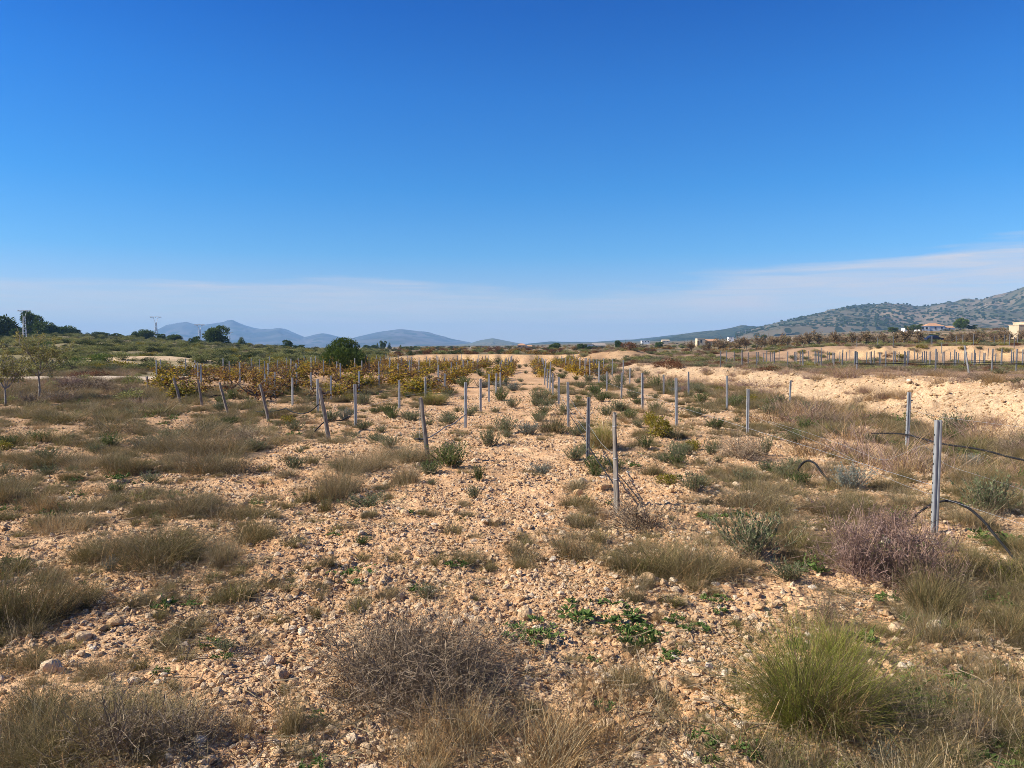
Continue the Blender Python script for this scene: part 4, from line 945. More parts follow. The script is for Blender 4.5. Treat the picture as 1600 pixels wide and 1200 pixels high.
# second vineyard on the terrace
tp_rows = 0; used = 0
for px, ty, by in [(1250, 549, 571), (1303, 551, 576), (1316, 551, 575), (1339, 550, 582), (1361, 549, 576), (1384, 549, 577), (1413, 548, 577), (1418, 548, 576), (1447, 549, 573), (1462, 545, 583), (1491, 546, 577), (1522, 546, 577), (1550, 545, 583), (1565, 545, 577), (1580, 546, 573), (1184, 550, 571), (1147, 549, 566), (1135, 548, 566), (1588, 545, 582), (1598, 546, 576)]:
    d = 32 + (583 - by) * 1.35; x = (px - 800) / F * d; z = h1(x, d)
    steel_post(x, d, max(.8, EYE + (HY - ty) / F * d - z), '%s steel post in the front of the terrace vineyard' % ORD[used], rng, 'steel posts of the terrace vineyard'); used += 1
used2 = 0
for row in range(11):
    d = 41 + row * 2.9
    for q in range(9):
        px = 1130 + row * 9 + q * 54 + rng.normal(0, 9) + (row % 2) * 26
        if px > 1640 or (row > 6 and px < 1200): continue
        x = (px - 800) / F * d
        steel_post(x, d, rng.normal(.93, .05), 'thin steel post, %s in the %s back row of the terrace vineyard' % (ORD[q].replace('front', 'first'), ORD[row].replace('front', 'first')), rng, 'back posts of the terrace vineyard'); used2 += 1
d = 29.5; x = (1514 - 800) / F * d; z = h1(x, d); v = at(1507, 540, d) - Vector((x, d, z))
o = link('vine_post', GALV[0], (x, d, z)); o.rotation_euler = v.to_track_quat('Z', 'Y').to_euler(); o.scale = (1.5, 1.2, v.length); tag(o, 'leaning galvanised end post on the terrace, tilted towards the hill', 'post')
print('posts', len(POSTS), time.time() - T0)

# ---------------------------------------------------------------- wires and hoses
def smooth_line(P, n):
    P = np.array([tuple(p) for p in P]); t = np.concatenate([[0], np.cumsum(np.linalg.norm(np.diff(P, axis=0), axis=1))]); s = np.linspace(0, t[-1], n)
    Q = np.column_stack([np.interp(s, t, P[:, k]) for k in range(3)])
    for _ in range(3): Q[1:-1] = .25 * Q[:-2] + .5 * Q[1:-1] + .25 * Q[2:]
    return Q
def cable(name, P, r, mat, label, cat, n=60, group=None, sides=6):
    me = build(name, [(*tubes(smooth_line(P, n)[None], r, sides), 0)], [M[mat]], True); return tag(link(name, me), label, cat, group)
def path3(pts):
    """(px, py, depth) points"""
    return [at(a, b, d) for a, b, d in pts]
cable('irrigation_hose', path3([(1415, 822, 7.1), (1435, 801, 6.95), (1455, 788, 6.85), (1475, 782, 6.7), (1497, 785, 6.5), (1517, 796, 6.3), (1536, 813, 6.1), (1556, 838, 5.9), (1577, 863, 5.7), (1600, 893, 5.5), (1630, 930, 5.3)]), .0105, 'hose', 'thick black hose arching past the notched front post to the ground', 'hose', 70)
cable('irrigation_hose', path3([(1362, 677, 13), (1400, 677, 12.3), (1418, 679, 12.0), (1440, 685, 11.6), (1457, 690, 11.3), (1480, 695, 10.9), (1520, 700, 10.3), (1545, 705, 10), (1572, 713, 9.6), (1605, 720, 9.2), (1650, 733, 8.7)]), .013, 'hose', 'black hose strung through the russet grass behind the notched post', 'hose', 70)
cable('irrigation_hose', path3([(1244, 742, 9.7), (1248, 731, 9.7), (1255, 722, 9.65), (1264, 719, 9.55), (1274, 724, 9.4), (1286, 741, 9.2), (1300, 757, 9.0), (1318, 774, 8.6)]), .0135, 'hose', 'short black hose looping out of the soil beside the rosemary bush', 'hose', 50)
cable('irrigation_hose', path3([(890, 648, 15), (903, 667, 12.8), (918, 694, 11.2), (935, 722, 9.6), (951, 745, 8.6), (966, 766, 7.75)]), .007, 'hose', 'dusty dark hose slanting down to the split timber post', 'hose')
cable('irrigation_hose', path3([(947, 710, 9.8), (958, 733, 9.1), (975, 751, 8.6), (990, 770, 8.2), (1004, 788, 7.8)]), .006, 'hose', 'black broken hose end hanging behind the split timber post', 'hose')
cable('irrigation_hose', path3([(648, 686, 11.3), (660, 686, 11.4), (672, 683, 12.2), (688, 673, 13.4), (695, 667, 14), (706, 664, 14.3), (718, 655, 15.1), (728, 647, 15.6)]), .010, 'greyhose', 'grey bent hose from the clipped timber post to a steel post', 'hose')
cable('irrigation_hose', path3([(492, 674, 13.6), (503, 662, 14), (513, 656, 14.2), (534, 657, 14.6), (548, 650, 15.2)]), .012, 'hose', 'dark hose crossing the second leaning timber post', 'hose')
cable('irrigation_hose', path3([(400, 643, 18.5), (418, 644, 18.2), (436, 641, 18), (447, 638, 17.8), (458, 644, 17.6), (472, 647, 17.4), (485, 643, 17.2), (498, 632, 17.2)]), .014, 'hose', 'sagging black hose between a timber end post and a steel post', 'hose')
cable('irrigation_hose', path3([(190, 610, 29.5), (230, 608, 29), (262, 609, 28.5), (300, 606, 28.5), (330, 609, 28)]), .02, 'hose', 'black hose along the outer corner of the russet vines', 'hose')
cable('irrigation_hose', path3([(300, 632, 22.5), (318, 625, 23.2), (335, 618, 23.8), (352, 619, 24)]), .018, 'hose', 'black hose lying by the thin leaning timber post', 'hose')
for k, (d, hh) in enumerate([(33, .40), (39, .30), (47, .42)]):
    xs = np.linspace((1330 + 8 * k - 800) / F * d, (1650 - 800) / F * d, 14); ys = d + .5 * np.sin(xs * .7)
    P = np.column_stack([xs, ys, H(xs, ys) * 0 + np.median(H(xs, ys)) + hh - .05 * np.abs(np.sin(xs * .9 + k))])
    cable('irrigation_hose', P, .013, 'hose', '%s of the black hoses stretched across the terrace vineyard' % ['front one', 'middle one', 'back one'][k], 'hose', 50, 'hoses of the terrace vineyard', 5)
wl_n = {0: 'low', 1: 'upper'}
cable('trellis_wire', path3([(1168, 647, 13.8), (1300, 700, 9.6), (1395, 752, 7.5), (1452, 772, 6.75), (1540, 800, 6.05), (1600, 820, 5.6), (1680, 845, 5.1)]), .0014, 'wire', 'low trellis wire running through the notched front post', 'wire', 40, None, 4)
cable('trellis_wire', path3([(1417, 672, 12.1), (1480, 728, 9.0), (1540, 746, 8.3), (1600, 766, 7.7), (1680, 790, 7.0)]), .0014, 'wire', 'slack trellis wire above the sage green shrub', 'wire', 40, None, 4)
cable('trellis_wire', path3([(1417, 640, 12.1), (1470, 652, 10.5), (1530, 659, 9.8), (1600, 668, 9.1), (1680, 678, 8.5)]), .0014, 'wire', 'taut trellis wire highest in the russet grass', 'wire', 40, None, 4)
cable('trellis_wire', path3([(1200, 658, 13), (1262, 676, 11), (1330, 700, 9.3), (1380, 722, 8.2), (1455, 690, 6.75)]), .0014, 'wire', 'thin trellis wire over the russet grass left of the notched post', 'wire', 40, None, 4)
cable('trellis_wire', path3([(888, 618, 16.4), (905, 646, 13), (920, 664, 11.2), (937, 690, 9.5), (953, 706, 8.5), (961, 709, 7.8)]), .002, 'wire', 'trellis wire fastened halfway up the split timber post', 'wire', 40, None, 4)
cable('anchor_wire', path3([(656, 625, 11.35), (656, 686, 11.35), (656.5, 735, 11.2)]), .003, 'wire', 'vertical anchor wire hanging beside the clipped timber post', 'wire', 12, None, 4)
cable('trellis_wire', path3([(962, 775, 7.8), (968, 793, 7.8), (972, 800, 7.7), (968, 802, 7.6)]), .0025, 'wire', 'loose wire ends at the foot of the split timber post', 'wire', 20, None, 4)
for row, xx in ((-1, -1.1), (-2, -3.2), (-3, -5.3), (1, 1.25), (2, 3.55)):
    L = [p for p in sorted(per_row[row], key=lambda p: p[1]) if p[1] < 40]
    P = [(p[0], p[1], h1(p[0], p[1]) + p[2] * .42) for p in L]
    if len(P) > 2: cable('trellis_wire', P, .0022, 'wire', 'trellis wire strung along %s' % ROWNAME[row], 'wire', 60, 'trellis wires along the rows', 4)

# ---------------------------------------------------------------- vines
def vine_parts(seed, leafmix, nleaf, hgt=.95):
    rng = np.random.default_rng(seed)
    tr = grow(rng, np.zeros((1, 3)) - np.array([[0, 0, .1]]), np.array([[.15, .1, 1.]]), np.array([.36]), 5, .2)
    tv = tubes(tr, np.linspace(.034, .022, 5), 6)
    arms = grow(rng, np.repeat(tr[:, -1], 5, 0), np.array([[0, 1., .25], [0, -1., .2], [.5, .6, .6], [-.5, -.5, .7], [.3, -.2, 1.]]), rng.uniform(.3, .6, 5), 5, .2)
    n = 26; p, d = branch_off(rng, arms, n, .9, .05); d[:, 2] += .45
    can = grow(rng, p, d, rng.uniform(.2, .62, n), 5, .32, -.05); can[..., 2] = np.abs(can[..., 2]) + .02
    wood = build('trunk', [(*tv, 0), (*tubes(arms, np.linspace(.022, .012, 5), 5), 0), (*tubes(can, np.linspace(.010, .005, 5), 3), 0)], [M['vinewood']])
    parts, mats = [], []
    for k, (m, s) in enumerate(leafmix):
        nn = int(nleaf * s)
        if nn < 2: continue
        p, d = branch_off(rng, can, nn, 1.0, .05); p = p + rng.normal(0, .08, p.shape); p[:, 2] = np.abs(p[:, 2]) * rng.uniform(.55, 1.05, nn) + .02; d[:, 2] -= .4
        parts.append((*broad_leaves(rng, p, d, rng.uniform(.06, .12, nn), rng.uniform(.05, .11, nn)), len(mats))); mats.append(M[m])
    return wood, build('foliage', parts, mats)
VK = {'golden': [vine_parts(800 + i, [('vineyellow', .8), ('vineorange', .12), ('vinegreen', .08)], 460) for i in range(3)], 'russet': [vine_parts(810 + i, [('vineorange', .7), ('vineyellow', .22), ('rustleaf', .08)], 260) for i in range(4)],
      'nearly bare': [vine_parts(820 + i, [('rustleaf', .5), ('vineorange', .5)], 80) for i in range(3)], 'yellow green': [vine_parts(830 + i, [('vinegreen', .75), ('vineyellow', .25)], 520) for i in range(2)]}
VSTART = {-1: 33, -2: 25, -3: 23, -4: 23, -5: 24, -6: 25, -7: 26, -8: 28, -9: 30, 1: 42, 2: 40, 3: 46}
nv = 0
def put_vine(x, y, kind, s, lab, grp):
    w, f = VK[kind][rng.integers(0, len(VK[kind]))]
    t = thing('grape_vine', lab, 'vine', (x, y, h1(x, y)), rng.uniform(0, 6.28), grp); t.scale = (s * 1.15, s * 1.15, s * rng.uniform(.8, 1.0))
    link('trunk', w, parent=t); link('foliage', f, parent=t)['kind'] = 'stuff'
for row in (-1, -2, -3, -4, -5, -6, -7, -8, -9, 1, 2, 3):
    x0 = {1: 1.2, 2: 3.5, 3: 5.5}.get(row, -1.15 - 2.45 * (-row - 1)); sl = .017 if row <= 1 else (.012 if row == 2 else .005); y = VSTART[row]; k = 0
    while y < 76:
        vx = x0 + sl * y; vu = 800 + F * vx / y
        if vu > 232 and y < np.interp(vu, [235, 330, 450, 600], [42, 50, 62, 77]) and rng.uniform() < .88:
            kind = rng.choice(['golden', 'russet', 'nearly bare', 'yellow green'], p=[.25, .44, .17, .14] if row < 0 else [.35, .35, .1, .2])
            put_vine(x0 + sl * y + rng.normal(0, .12), y, kind, rng.uniform(.7, 1.06), '%s vine, %s in %s' % (kind, ORD[k].replace('front', 'first'), ROWNAME[row]), 'autumn vines of the old vineyard'); nv += 1; k += 1
        y += rng.uniform(1.45, 2.0)
for px, py, w, kind, lab in [(615, 604, 34, 'golden', 'big golden vine straggling wide in the middle of the rows'), (706, 600, 26, 'golden', 'tall golden vine standing next to a russet one near the path'), (693, 618, 24, 'russet', 'russet vine with dry leaves in front of the tall golden one'), (655, 592, 18, 'golden', 'small golden vine between the two big golden ones'), (252, 616, 14, 'golden', 'little golden vine beside the dark twin stake')]:
    x, y = ground_at(px, py); put_vine(x, y, kind, w / F * y * 1.15, lab, 'autumn vines of the old vineyard')
print('vines', nv, time.time() - T0)

# ---------------------------------------------------------------- trees
def pine_parts(seed, style='round', n=6500, L=.082, W=.030, mats=('pine',)):
    """unit tree: 1 high"""
    rng = np.random.default_rng(seed)
    if style == 'round': lob = [(rng.uniform(-.22, .22), rng.uniform(-.22, .22), rng.uniform(.30, .80), rng.uniform(.15, .24)) for _ in range(12)]; base = .3
    elif style == 'bush': lob = [(rng.uniform(-.42, .42), rng.uniform(-.4, .4), rng.uniform(.16, .60), rng.uniform(.17, .28)) for _ in range(16)] + [(-.1, 0, .78, .22), (.12, .05, .76, .22), (.0, 0, .84, .18), (-.32, 0, .66, .17)]; base = .05
    elif style == 'cone': lob = [(rng.uniform(-1, 1) * .22 * (1 - z), rng.uniform(-1, 1) * .22 * (1 - z), z, .05 + .19 * (1 - z)) for z in np.linspace(.18, .95, 10)]; base = .1
    else: lob = [(rng.uniform(-.3, .3), rng.uniform(-.25, .25), rng.uniform(.38, .9), rng.uniform(.10, .19)) for _ in range(12)]; base = .3
    lob = np.array(lob)
    tr = grow(rng, np.array([[0, 0, -.05]]), np.array([[.03, .0, 1.]]), np.array([.8]), 6, .05)
    limbs = np.stack([np.stack([tr[0, 0] * (1 - a) + (l[:3] * np.array([.25, .25, .6])) * 0 + tr[0, min(5, int(1 + 3 * l[2]))] * a, (tr[0, min(5, int(1 + 3 * l[2]))] + l[:3]) / 2 + rng.normal(0, .015, 3), l[:3]]) for l, a in zip(lob, np.ones(len(lob)))])
    trunk = build('trunk', [(*tubes(tr, np.linspace(.028, .010, 6), 7), 0), (*tubes(limbs, np.array([.012, .008, .004]), 4), 0)], [M['bark']])
    i = rng.choice(len(lob), n, p=lob[:, 3] ** 2 / np.sum(lob[:, 3] ** 2)); d = rand_dirs(rng, n)
    # clumps on every lobe so that light and dark patches form
    cl = rand_dirs(rng, 14); j = rng.integers(0, 14, n); d = d + 1.5 * cl[j] * (rng.uniform(0, 1, n) < .75)[:, None]; d /= np.linalg.norm(d, axis=1, keepdims=True)
    C = lob[i, :3] + d * (lob[i, 3] * rng.uniform(.55, 1.05, n))[:, None] * np.array([1.1, 1.1, .85])
    C[:, 2] = np.maximum(C[:, 2], .02); D = d + .8 * rand_dirs(rng, n); D[:, 2] += .35
    mi = rng.integers(0, len(mats), n); parts = []
    for k in range(len(mats)):
        q = mi == k; parts.append((*leaves(rng, C[q], D[q], L * rng.uniform(.6, 1.4, q.sum()), W), k))
    return trunk, build('crown', parts, [M[m] for m in mats])
PK = {'round': [pine_parts(900 + i, 'round', mats=('pine', 'pinebright')) for i in range(3)], 'open': [pine_parts(910 + i, 'open', 5000, mats=('pine', 'pinebright')) for i in range(2)], 'cone': [pine_parts(920 + i, 'cone', 1500, mats=('pine', 'pinebright')) for i in range(2)]}
BIGP = pine_parts(930, 'bush', 20000, .060, .016, ('pine', 'pinebright', 'pinebright'))
def put_tree(x, y, w, h, style, lab, name='pine_tree', cat='tree', parts=None, group=None, dz=0.0, r=rng):
    tk, cr = parts or PK[style][r.integers(0, len(PK[style]))]
    t = thing(name, lab, cat, (x, y, h1(x, y) + dz), r.uniform(0, 6.28), group); ww = w / .88 if style in ('round', 'open') else w / .55
    t.scale = (ww, ww, h); link('trunk', tk, parent=t); c = link('crown', cr, parent=t); return t
def tree_px(px, ty, by, wpx, d, style, lab, **kw):
    x = (px - 800) / F * d; z = h1(x, d); top = at(px, ty, d).z; z0 = min(z, at(px, by, d).z); put_tree(x, d, wpx / F * d, max(.8, top - z0), style, lab, dz=z0 - z, **kw)
x, y = ground_at(540, 580); t = thing('pine_tree', 'broad bushy dark pine growing low behind the russet vines', 'tree', (x, y, h1(x, y)), 0.4); t.scale = (66 / F * y / 1.12, 66 / F * y / 1.12, 52 / F * y); link('trunk', BIGP[0], parent=t); link('crown', BIGP[1], parent=t)
G = 'pines along the scrub ridge'
for a in [(10, 494, 548, 56, 235, 'round', 'tall dark pine at the hill edge behind the almond trees'), (-24, 497, 548, 58, 240, 'round', 'dark pine half out of view at the hill edge'), (32, 513, 548, 36, 230, 'open', 'short pine filling the gap beside the tall edge pine'), (53, 487, 544, 44, 262, 'open', 'tallest open crowned pine behind the front pylon'), (62, 503, 548, 36, 230, 'cone', 'lighter conical pine in front of the tallest pine'),
          (80, 503, 540, 42, 270, 'round', 'broad pine on the ridge beyond the front pylon'), (102, 508, 534, 36, 285, 'round', 'rounded pine sloping down the ridge, second beyond the front pylon'), (119, 515, 526, 22, 290, 'open', 'small ridge pine, third beyond the front pylon'), (138, 520, 529, 14, 295, 'cone', 'tiny ridge bush pine between two rounded ones'), (157, 518, 529, 24, 295, 'round', 'low dome shaped pine alone on the bare ridge'),
          (176, 521, 530, 18, 298, 'open', 'first of three little pines right of the dome pine'), (190, 522, 531, 14, 298, 'open', 'second of three little pines right of the dome pine'), (202, 524, 532, 10, 298, 'cone', 'third of three little pines right of the dome pine'), (213, 518, 535, 16, 290, 'round', 'dark pine against the two peaked range, left of the second pylon'), (229, 514, 535, 28, 292, 'round', 'highest dark pine by the second pylon'),
          (252, 522, 535, 18, 288, 'open', 'low pine just beyond the second pylon'), (275, 522, 536, 28, 285, 'round', 'rounded pine below the first far peak'), (304, 526, 548, 18, 200, 'open', 'ragged little pine before the far peaks'), (313, 531, 550, 18, 190, 'open', 'smaller ragged pine leaning next to the round one'), (336, 509, 545, 40, 230, 'round', 'big round single pine below the far peaks'), (378, 527, 545, 17, 210, 'cone', 'small conical pine alone on the slope'),
          (451, 531, 545, 16, 240, 'round', 'little round pine left of the big bushy pine'), (466, 539, 546, 20, 250, 'open', 'low dark bush pine next to the little round one')]:
    tree_px(*a, group=G)
G2 = 'trees on the plain beyond the vineyard'
for k, (px, ty, w, d, st) in enumerate([(572, 539, 14, 420, 'round'), (583, 539, 14, 420, 'round'), (590, 536, 6, 430, 'cone'), (599, 533, 11, 430, 'open'), (609, 536, 7, 430, 'cone'), (626, 539, 6, 450, 'cone'), (633, 541, 14, 440, 'round'), (646, 541, 12, 440, 'open'), (655, 542, 14, 440, 'round'), (672, 542, 12, 440, 'round'), (687, 541, 13, 440, 'round'), (705, 541, 10, 440, 'open'), (714, 542, 9, 440, 'open')]):
    tree_px(px, ty, 549, w, d, st, '%s in the far line of trees under the broad blue ridge' % ['first round tree', 'second round tree', 'first thin spire', 'tallest tree', 'second thin spire', 'lone dark spire', 'third round tree', 'low open tree', 'fourth round tree', 'fifth round tree', 'sixth round tree', 'seventh small tree', 'last small tree'][k], group=G2)
for a in [(865, 536, 552, 22, 230, 'round', 'dark round tree on the plain left of the white house'), (908, 537, 550, 17, 260, 'round', 'bushy tree touching the white house'), (927, 541, 549, 22, 255, 'round', 'low tree in front of the white house'), (967, 532, 547, 14, 250, 'round', 'upright dark tree right of the white house'), (1030, 534, 546, 13, 260, 'round', 'small dark tree beyond the brown mound'), (1500, 497, 516, 24, 430, 'round', 'large dark pine beside the orange roofed villa'),
          (1516, 508, 517, 16, 430, 'open', 'low tree next to the large pine by the villa'), (1419, 509, 518, 14, 430, 'open', 'first garden tree before the villa'), (1432, 507, 518, 15, 430, 'open', 'second garden tree before the villa'), (1393, 511, 518, 15, 440, 'round', 'lone round tree left of the villa'), (1192, 523, 530, 10, 500, 'round', 'small round tree on the plain beneath the wooded ridge')]:
    tree_px(*a, group=G2)
def bush_px(px, by, w, h, kind, lab, d=None, grp=None):
    if d is None: x, d = ground_at(px, by)
    x = (px - 800) / F * d; nm, cat, _ = INFO[kind]
    o = link(nm, K[kind][rng.integers(0, len(K[kind]))], (x, d, h1(x, d) - .03), rng.uniform(0, 6.28), (w / F * d * 1.1, w / F * d * 1.0, h / F * d * 1.1)); tag(o, lab, cat, grp)
for a in [(778, 570, 20, 14, 'cd', 'dark shrub on the sandy cut at the head of the path', 77), (985, 563, 26, 16, 'cb', 'brown shrub on top of the sandy mound', 78), (1046, 577, 34, 20, 'cb', 'dark rust bramble on the crest of the stony bank'), (1062, 576, 20, 14, 'cb', 'smaller rust bramble beside the dark one on the bank'), (1028, 574, 20, 12, 'cb', 'low rust bramble at the start of the bank crest'), (150, 567, 32, 20, 'cg', 'bright green bush above the pale track'), (119, 570, 28, 16, 'cg', 'second bright green bush above the pale track'), (163, 566, 22, 16, 'cg', 'bright green bush joined to the first above the track'),
          (195, 577, 46, 18, 'cy', 'ochre green thicket beside the pale earth cut'), (165, 578, 30, 14, 'cy', 'low ochre thicket at the edge of the track'), (142, 577, 34, 12, 'cy', 'yellowing thicket at the near end of the track'), (222, 577, 26, 10, 'cd', 'dark low thicket right of the pale earth cut'), (125, 592, 34, 16, 'cb', 'rusty thicket left of the lower track'), (150, 590, 40, 12, 'cb', 'rusty thicket between the two tracks'), (300, 588, 50, 16, 'cd', 'dark hedge clump before the russet vines'), (262, 584, 40, 14, 'cd', 'dark hedge clump between the tracks'), (330, 583, 40, 16, 'cy', 'yellow green hedge clump right of the tracks'), (355, 578, 50, 20, 'cd', 'dark evergreen clump right of the pale earth cut'),
          (700, 566, 20, 7, 'cb', 'dry hedge clump on the cut, first from the pine', 78.5), (718, 566, 22, 7, 'cb', 'dry hedge clump on the cut, second from the pine', 78.5), (738, 566, 22, 8, 'cb', 'dry hedge clump on the cut, third from the pine', 78.5), (756, 565, 22, 8, 'cb', 'dry hedge clump on the cut next to the dark shrub', 78.5), (1590, 600, 26, 14, 'cd', 'dark green bush at the terrace edge', None), (1420, 541, 14, 9, 'cy', 'ochre bush on top of the sandy terrace bank', 80)]:
    bush_px(*a)
for a in [(135, 614, 66, 30, 't'), (160, 612, 40, 26, 't'), (50, 632, 44, 24, 't'), (110, 610, 50, 26, 'm'), (95, 622, 60, 24, 'g'), (30, 645, 90, 26, 'o'), (170, 626, 80, 20, 'g'), (240, 650, 90, 24, 'os'), (330, 660, 70, 20, 'os'), (270, 640, 70, 20, 'g'), (100, 660, 100, 30, 'o'), (180, 672, 110, 36, 'g'), (60, 690, 110, 36, 'o'), (300, 680, 110, 40, 'g'), (230, 632, 70, 22, 'bank'), (200, 640, 80, 24, 'g'), (400, 680, 80, 26, 'g'), (440, 690, 70, 26, 'g'), (530, 690, 60, 20, 'g'), (470, 665, 60, 24, 'bank'), (590, 690, 46, 14, 'q'), (390, 700, 60, 30, 'g'), (20, 720, 70, 30, 'o'), (150, 700, 70, 22, 'o')]:
    x, y = ground_at(a[0], a[1]); m = y / F; put_plant(x, y, a[2] * m, a[3] * m, a[4], rng)

for a in [(170, 545, 18, 10, 'cd', 'dark round shrub high on the slope before the dome pine'), (145, 556, 14, 8, 'cd', 'dark shrub on the slope above the bright green bush'), (205, 549, 18, 8, 'cd', 'dark shrub above the pale earth cut'), (262, 552, 20, 9, 'cd', 'dark shrub on the slope right of the pale earth cut'), (92, 560, 22, 12, 'cd', 'dark shrub on the slope between the almond trees and bright bushes'), (300, 556, 26, 10, 'c', 'broad olive shrub under the ragged pines'), (350, 562, 34, 16, 'cd', 'large dark juniper like shrub below the round single pine'), (405, 556, 26, 10, 'c', 'broad olive shrub on the slope below the conical pine'), (70, 545, 24, 14, 'cg', 'bright young pine like bush beneath the front pylon')]:
    bush_px(*a)
# almond trees by the left edge
def almond(seed, h, nleaf):
    rng = np.random.default_rng(seed)
    tr = grow(rng, np.array([[0, 0, -.1]]), np.array([[.08, 0, 1.]]), np.array([h * .42]), 5, .09)
    b1 = grow(rng, np.repeat(tr[:, -1], 7, 0), fan(rng, 7, 1.1), rng.uniform(.35, .6, 7) * h, 6, .2, .08)
    p, d = branch_off(rng, b1, 46, .7); b2 = grow(rng, p, d, rng.uniform(.15, .38, 46) * h, 4, .25, .1)
    p, d = branch_off(rng, b2, 190, .8); b3 = grow(rng, p, d, rng.uniform(.06, .2, 190) * h, 3, .25, .05)
    tk = build('trunk', [(*tubes(tr, np.linspace(.036, .024, 5), 8), 0), (*tubes(b1, np.linspace(.017, .007, 6), 5), 0), (*tubes(b2, np.linspace(.007, .004, 4), 3), 0), (*tubes(b3, .003, 3), 0)], [M['palebark']])
    p, d = branch_off(rng, b3, nleaf, .9, .1); p += rng.normal(0, .02, p.shape)
    return tk, build('crown', [(*leaves(rng, p, d, rng.uniform(.05, .09, nleaf), .03), 0)], [M['almond']])
for k, (px, by, ty, nl, lab) in enumerate([(9, 634, 558, 1500, 'short almond tree with forked pale trunk at the field edge'), (60, 627, 528, 2900, 'taller sparse almond tree with slim pale trunk'), (-30, 622, 545, 900, 'almond tree mostly out of view at the edge'), (30, 606, 556, 1300, 'small almond sapling between the two almond trees')]):
    x, y = ground_at(px, by); h = (by - ty) / F * y; tk, cr = almond(940 + k, h, nl); t = thing('almond_tree', lab, 'tree', (x, y, h1(x, y)), k * 1.3, 'almond trees at the field edge'); link('trunk', tk, parent=t); link('crown', cr, parent=t)

# scrub on the hill: the largest 290 singly, the rest as one mass
n = 4200
Yh = np.exp(rng.uniform(math.log(44), math.log(330), n)); Uh = rng.uniform(-60, 600, n); Xh = (Uh - 800) / F * Yh
ft = np.interp(Uh, [-200, 0, 300, 560, 700], [36, 40, 50, 60, 85]); cl = fbm(Xh / 9, Yh / 9, 111, 3)
e = np.exp(-(((Xh + 30.5) / 6.5) ** 2 + ((Yh - 65) / 5) ** 2))
kp = (Yh > ft + 3) & (rng.uniform(0, 1, n) < np.clip(.62 + .8 * cl, .08, 1)) & (e < .70) & (np.abs(Yh - 57.5) > 3.4) & ((np.abs(Yh - 40) > 2.6) | (Xh < -36))
kp &= ~((np.abs(Uh - 540) < 45) & (Yh < 62))
Xh, Yh, Uh = Xh[kp], Yh[kp], Uh[kp]
sh = rng.uniform(.5, 1.5, len(Xh)) * np.interp(Yh, [44, 120, 300], [.8, 1.15, 1.7])
od = np.argsort(-sh / Yh); HILL = []
kinds = rng.choice(['c', 'cd', 'q', 'cy', 'g'], len(Xh), p=[.52, .2, .16, .05, .07])
for q in od[:285]:
    kk = kinds[q]; nm = {'c': 'scrub_bush', 'cd': 'scrub_bush', 'q': 'sage_green_shrub', 'cy': 'yellowing_bush', 'g': 'grass_tuft'}[kk]; nm = 'scrub_bush' if kk != 'q' else nm
    o = link(nm, K[kk][rng.integers(0, len(K[kk]))], (Xh[q], Yh[q], h1(Xh[q], Yh[q]) - .03), rng.uniform(0, 6.28), (sh[q] * 1.25, sh[q] * 1.25, sh[q] * rng.uniform(.45, .75)))
    tag(o, None, 'bush'); HILL.append([o, {'c': 'olive scrub bush', 'cd': 'dark green scrub bush', 'q': 'sage green scrub bush', 'cy': 'yellowing scrub bush', 'g': 'pale grass hummock'}[kk], Xh[q], Yh[q], sh[q], 'hill'])
rs = od[285:]; pr = K['c'] + K['cd'] + K['q'] + K['cy'] + K['g'][:2]; o0 = {'c': (0, 4), 'cd': (4, 3), 'q': (7, 3), 'cy': (10, 2), 'g': (12, 2)}
scatter('hill_undergrowth', 'olive scrub covering the hill', pr, np.column_stack([Xh[rs], Yh[rs], H(Xh[rs], Yh[rs]) - .03]), rng.uniform(0, 6.28, len(rs)), np.column_stack([sh[rs] * 1.3, sh[rs] * 1.3, sh[rs] * .65]), [o0[k][0] + rng.integers(0, o0[k][1]) for k in kinds[rs]])
print('hill', time.time() - T0)

# orchard of brown almonds on the right, beyond the terrace
def orchard_tree(seed):
    rng = np.random.default_rng(seed)
    tr = grow(rng, np.array([[0, 0, -.05]]), np.array([[0, .05, 1.]]), np.array([.32]), 4, .1)
    b1 = grow(rng, np.repeat(tr[:, -1], 6, 0), fan(rng, 6, 1.0), rng.uniform(.4, .65, 6), 5, .2, .1); p, d = branch_off(rng, b1, 60, .8); b2 = grow(rng, p, d, rng.uniform(.15, .35, 60), 3, .3, .1)
    tk = build('trunk', [(*tubes(tr, np.linspace(.035, .025, 4), 6), 0), (*tubes(b1, np.linspace(.018, .008, 5), 4), 0), (*tubes(b2, .007, 3), 0)], [M['bark']])
    p, d = branch_off(rng, b2, 420, .9, .05); p += rng.normal(0, .05, p.shape)
    return tk, build('crown', [(*leaves(rng, p, d, .075, .04), 0)], [M['brownleaf']])
OK = [orchard_tree(960 + i) for i in range(4)]
for row, (d, u0, u1) in enumerate([(100, 1120, 1420), (108, 1090, 1600), (118, 1080, 1610), (130, 1080, 1610), (150, 1085, 1560)]):
    px = u0; kq = 0
    while px < u1:
        sz = rng.uniform(1.0, 2.4); dd = d + rng.normal(0, 1.5); x = (px - 800) / F * dd
        if not (1436 < px < 1478 and d > 105) and rng.uniform() > .27:
            t = thing('orchard_tree', 'brown almost leafless almond, %s in the %s orchard row beyond the terrace' % (ORD[kq].replace('front', 'first'), ORD[row].replace('front', 'first')), 'tree', (x, dd, h1(x, dd)), rng.uniform(0, 6.28), 'brown almond orchard beyond the terrace'); t.scale = (sz * 1.2, sz * 1.2, sz); kq += 1
            tk, cr = OK[rng.integers(0, 4)]; link('trunk', tk, parent=t); link('crown', cr, parent=t)
        px += sz * 1.25 / F * dd * 0 + sz * 1.15 * F / dd
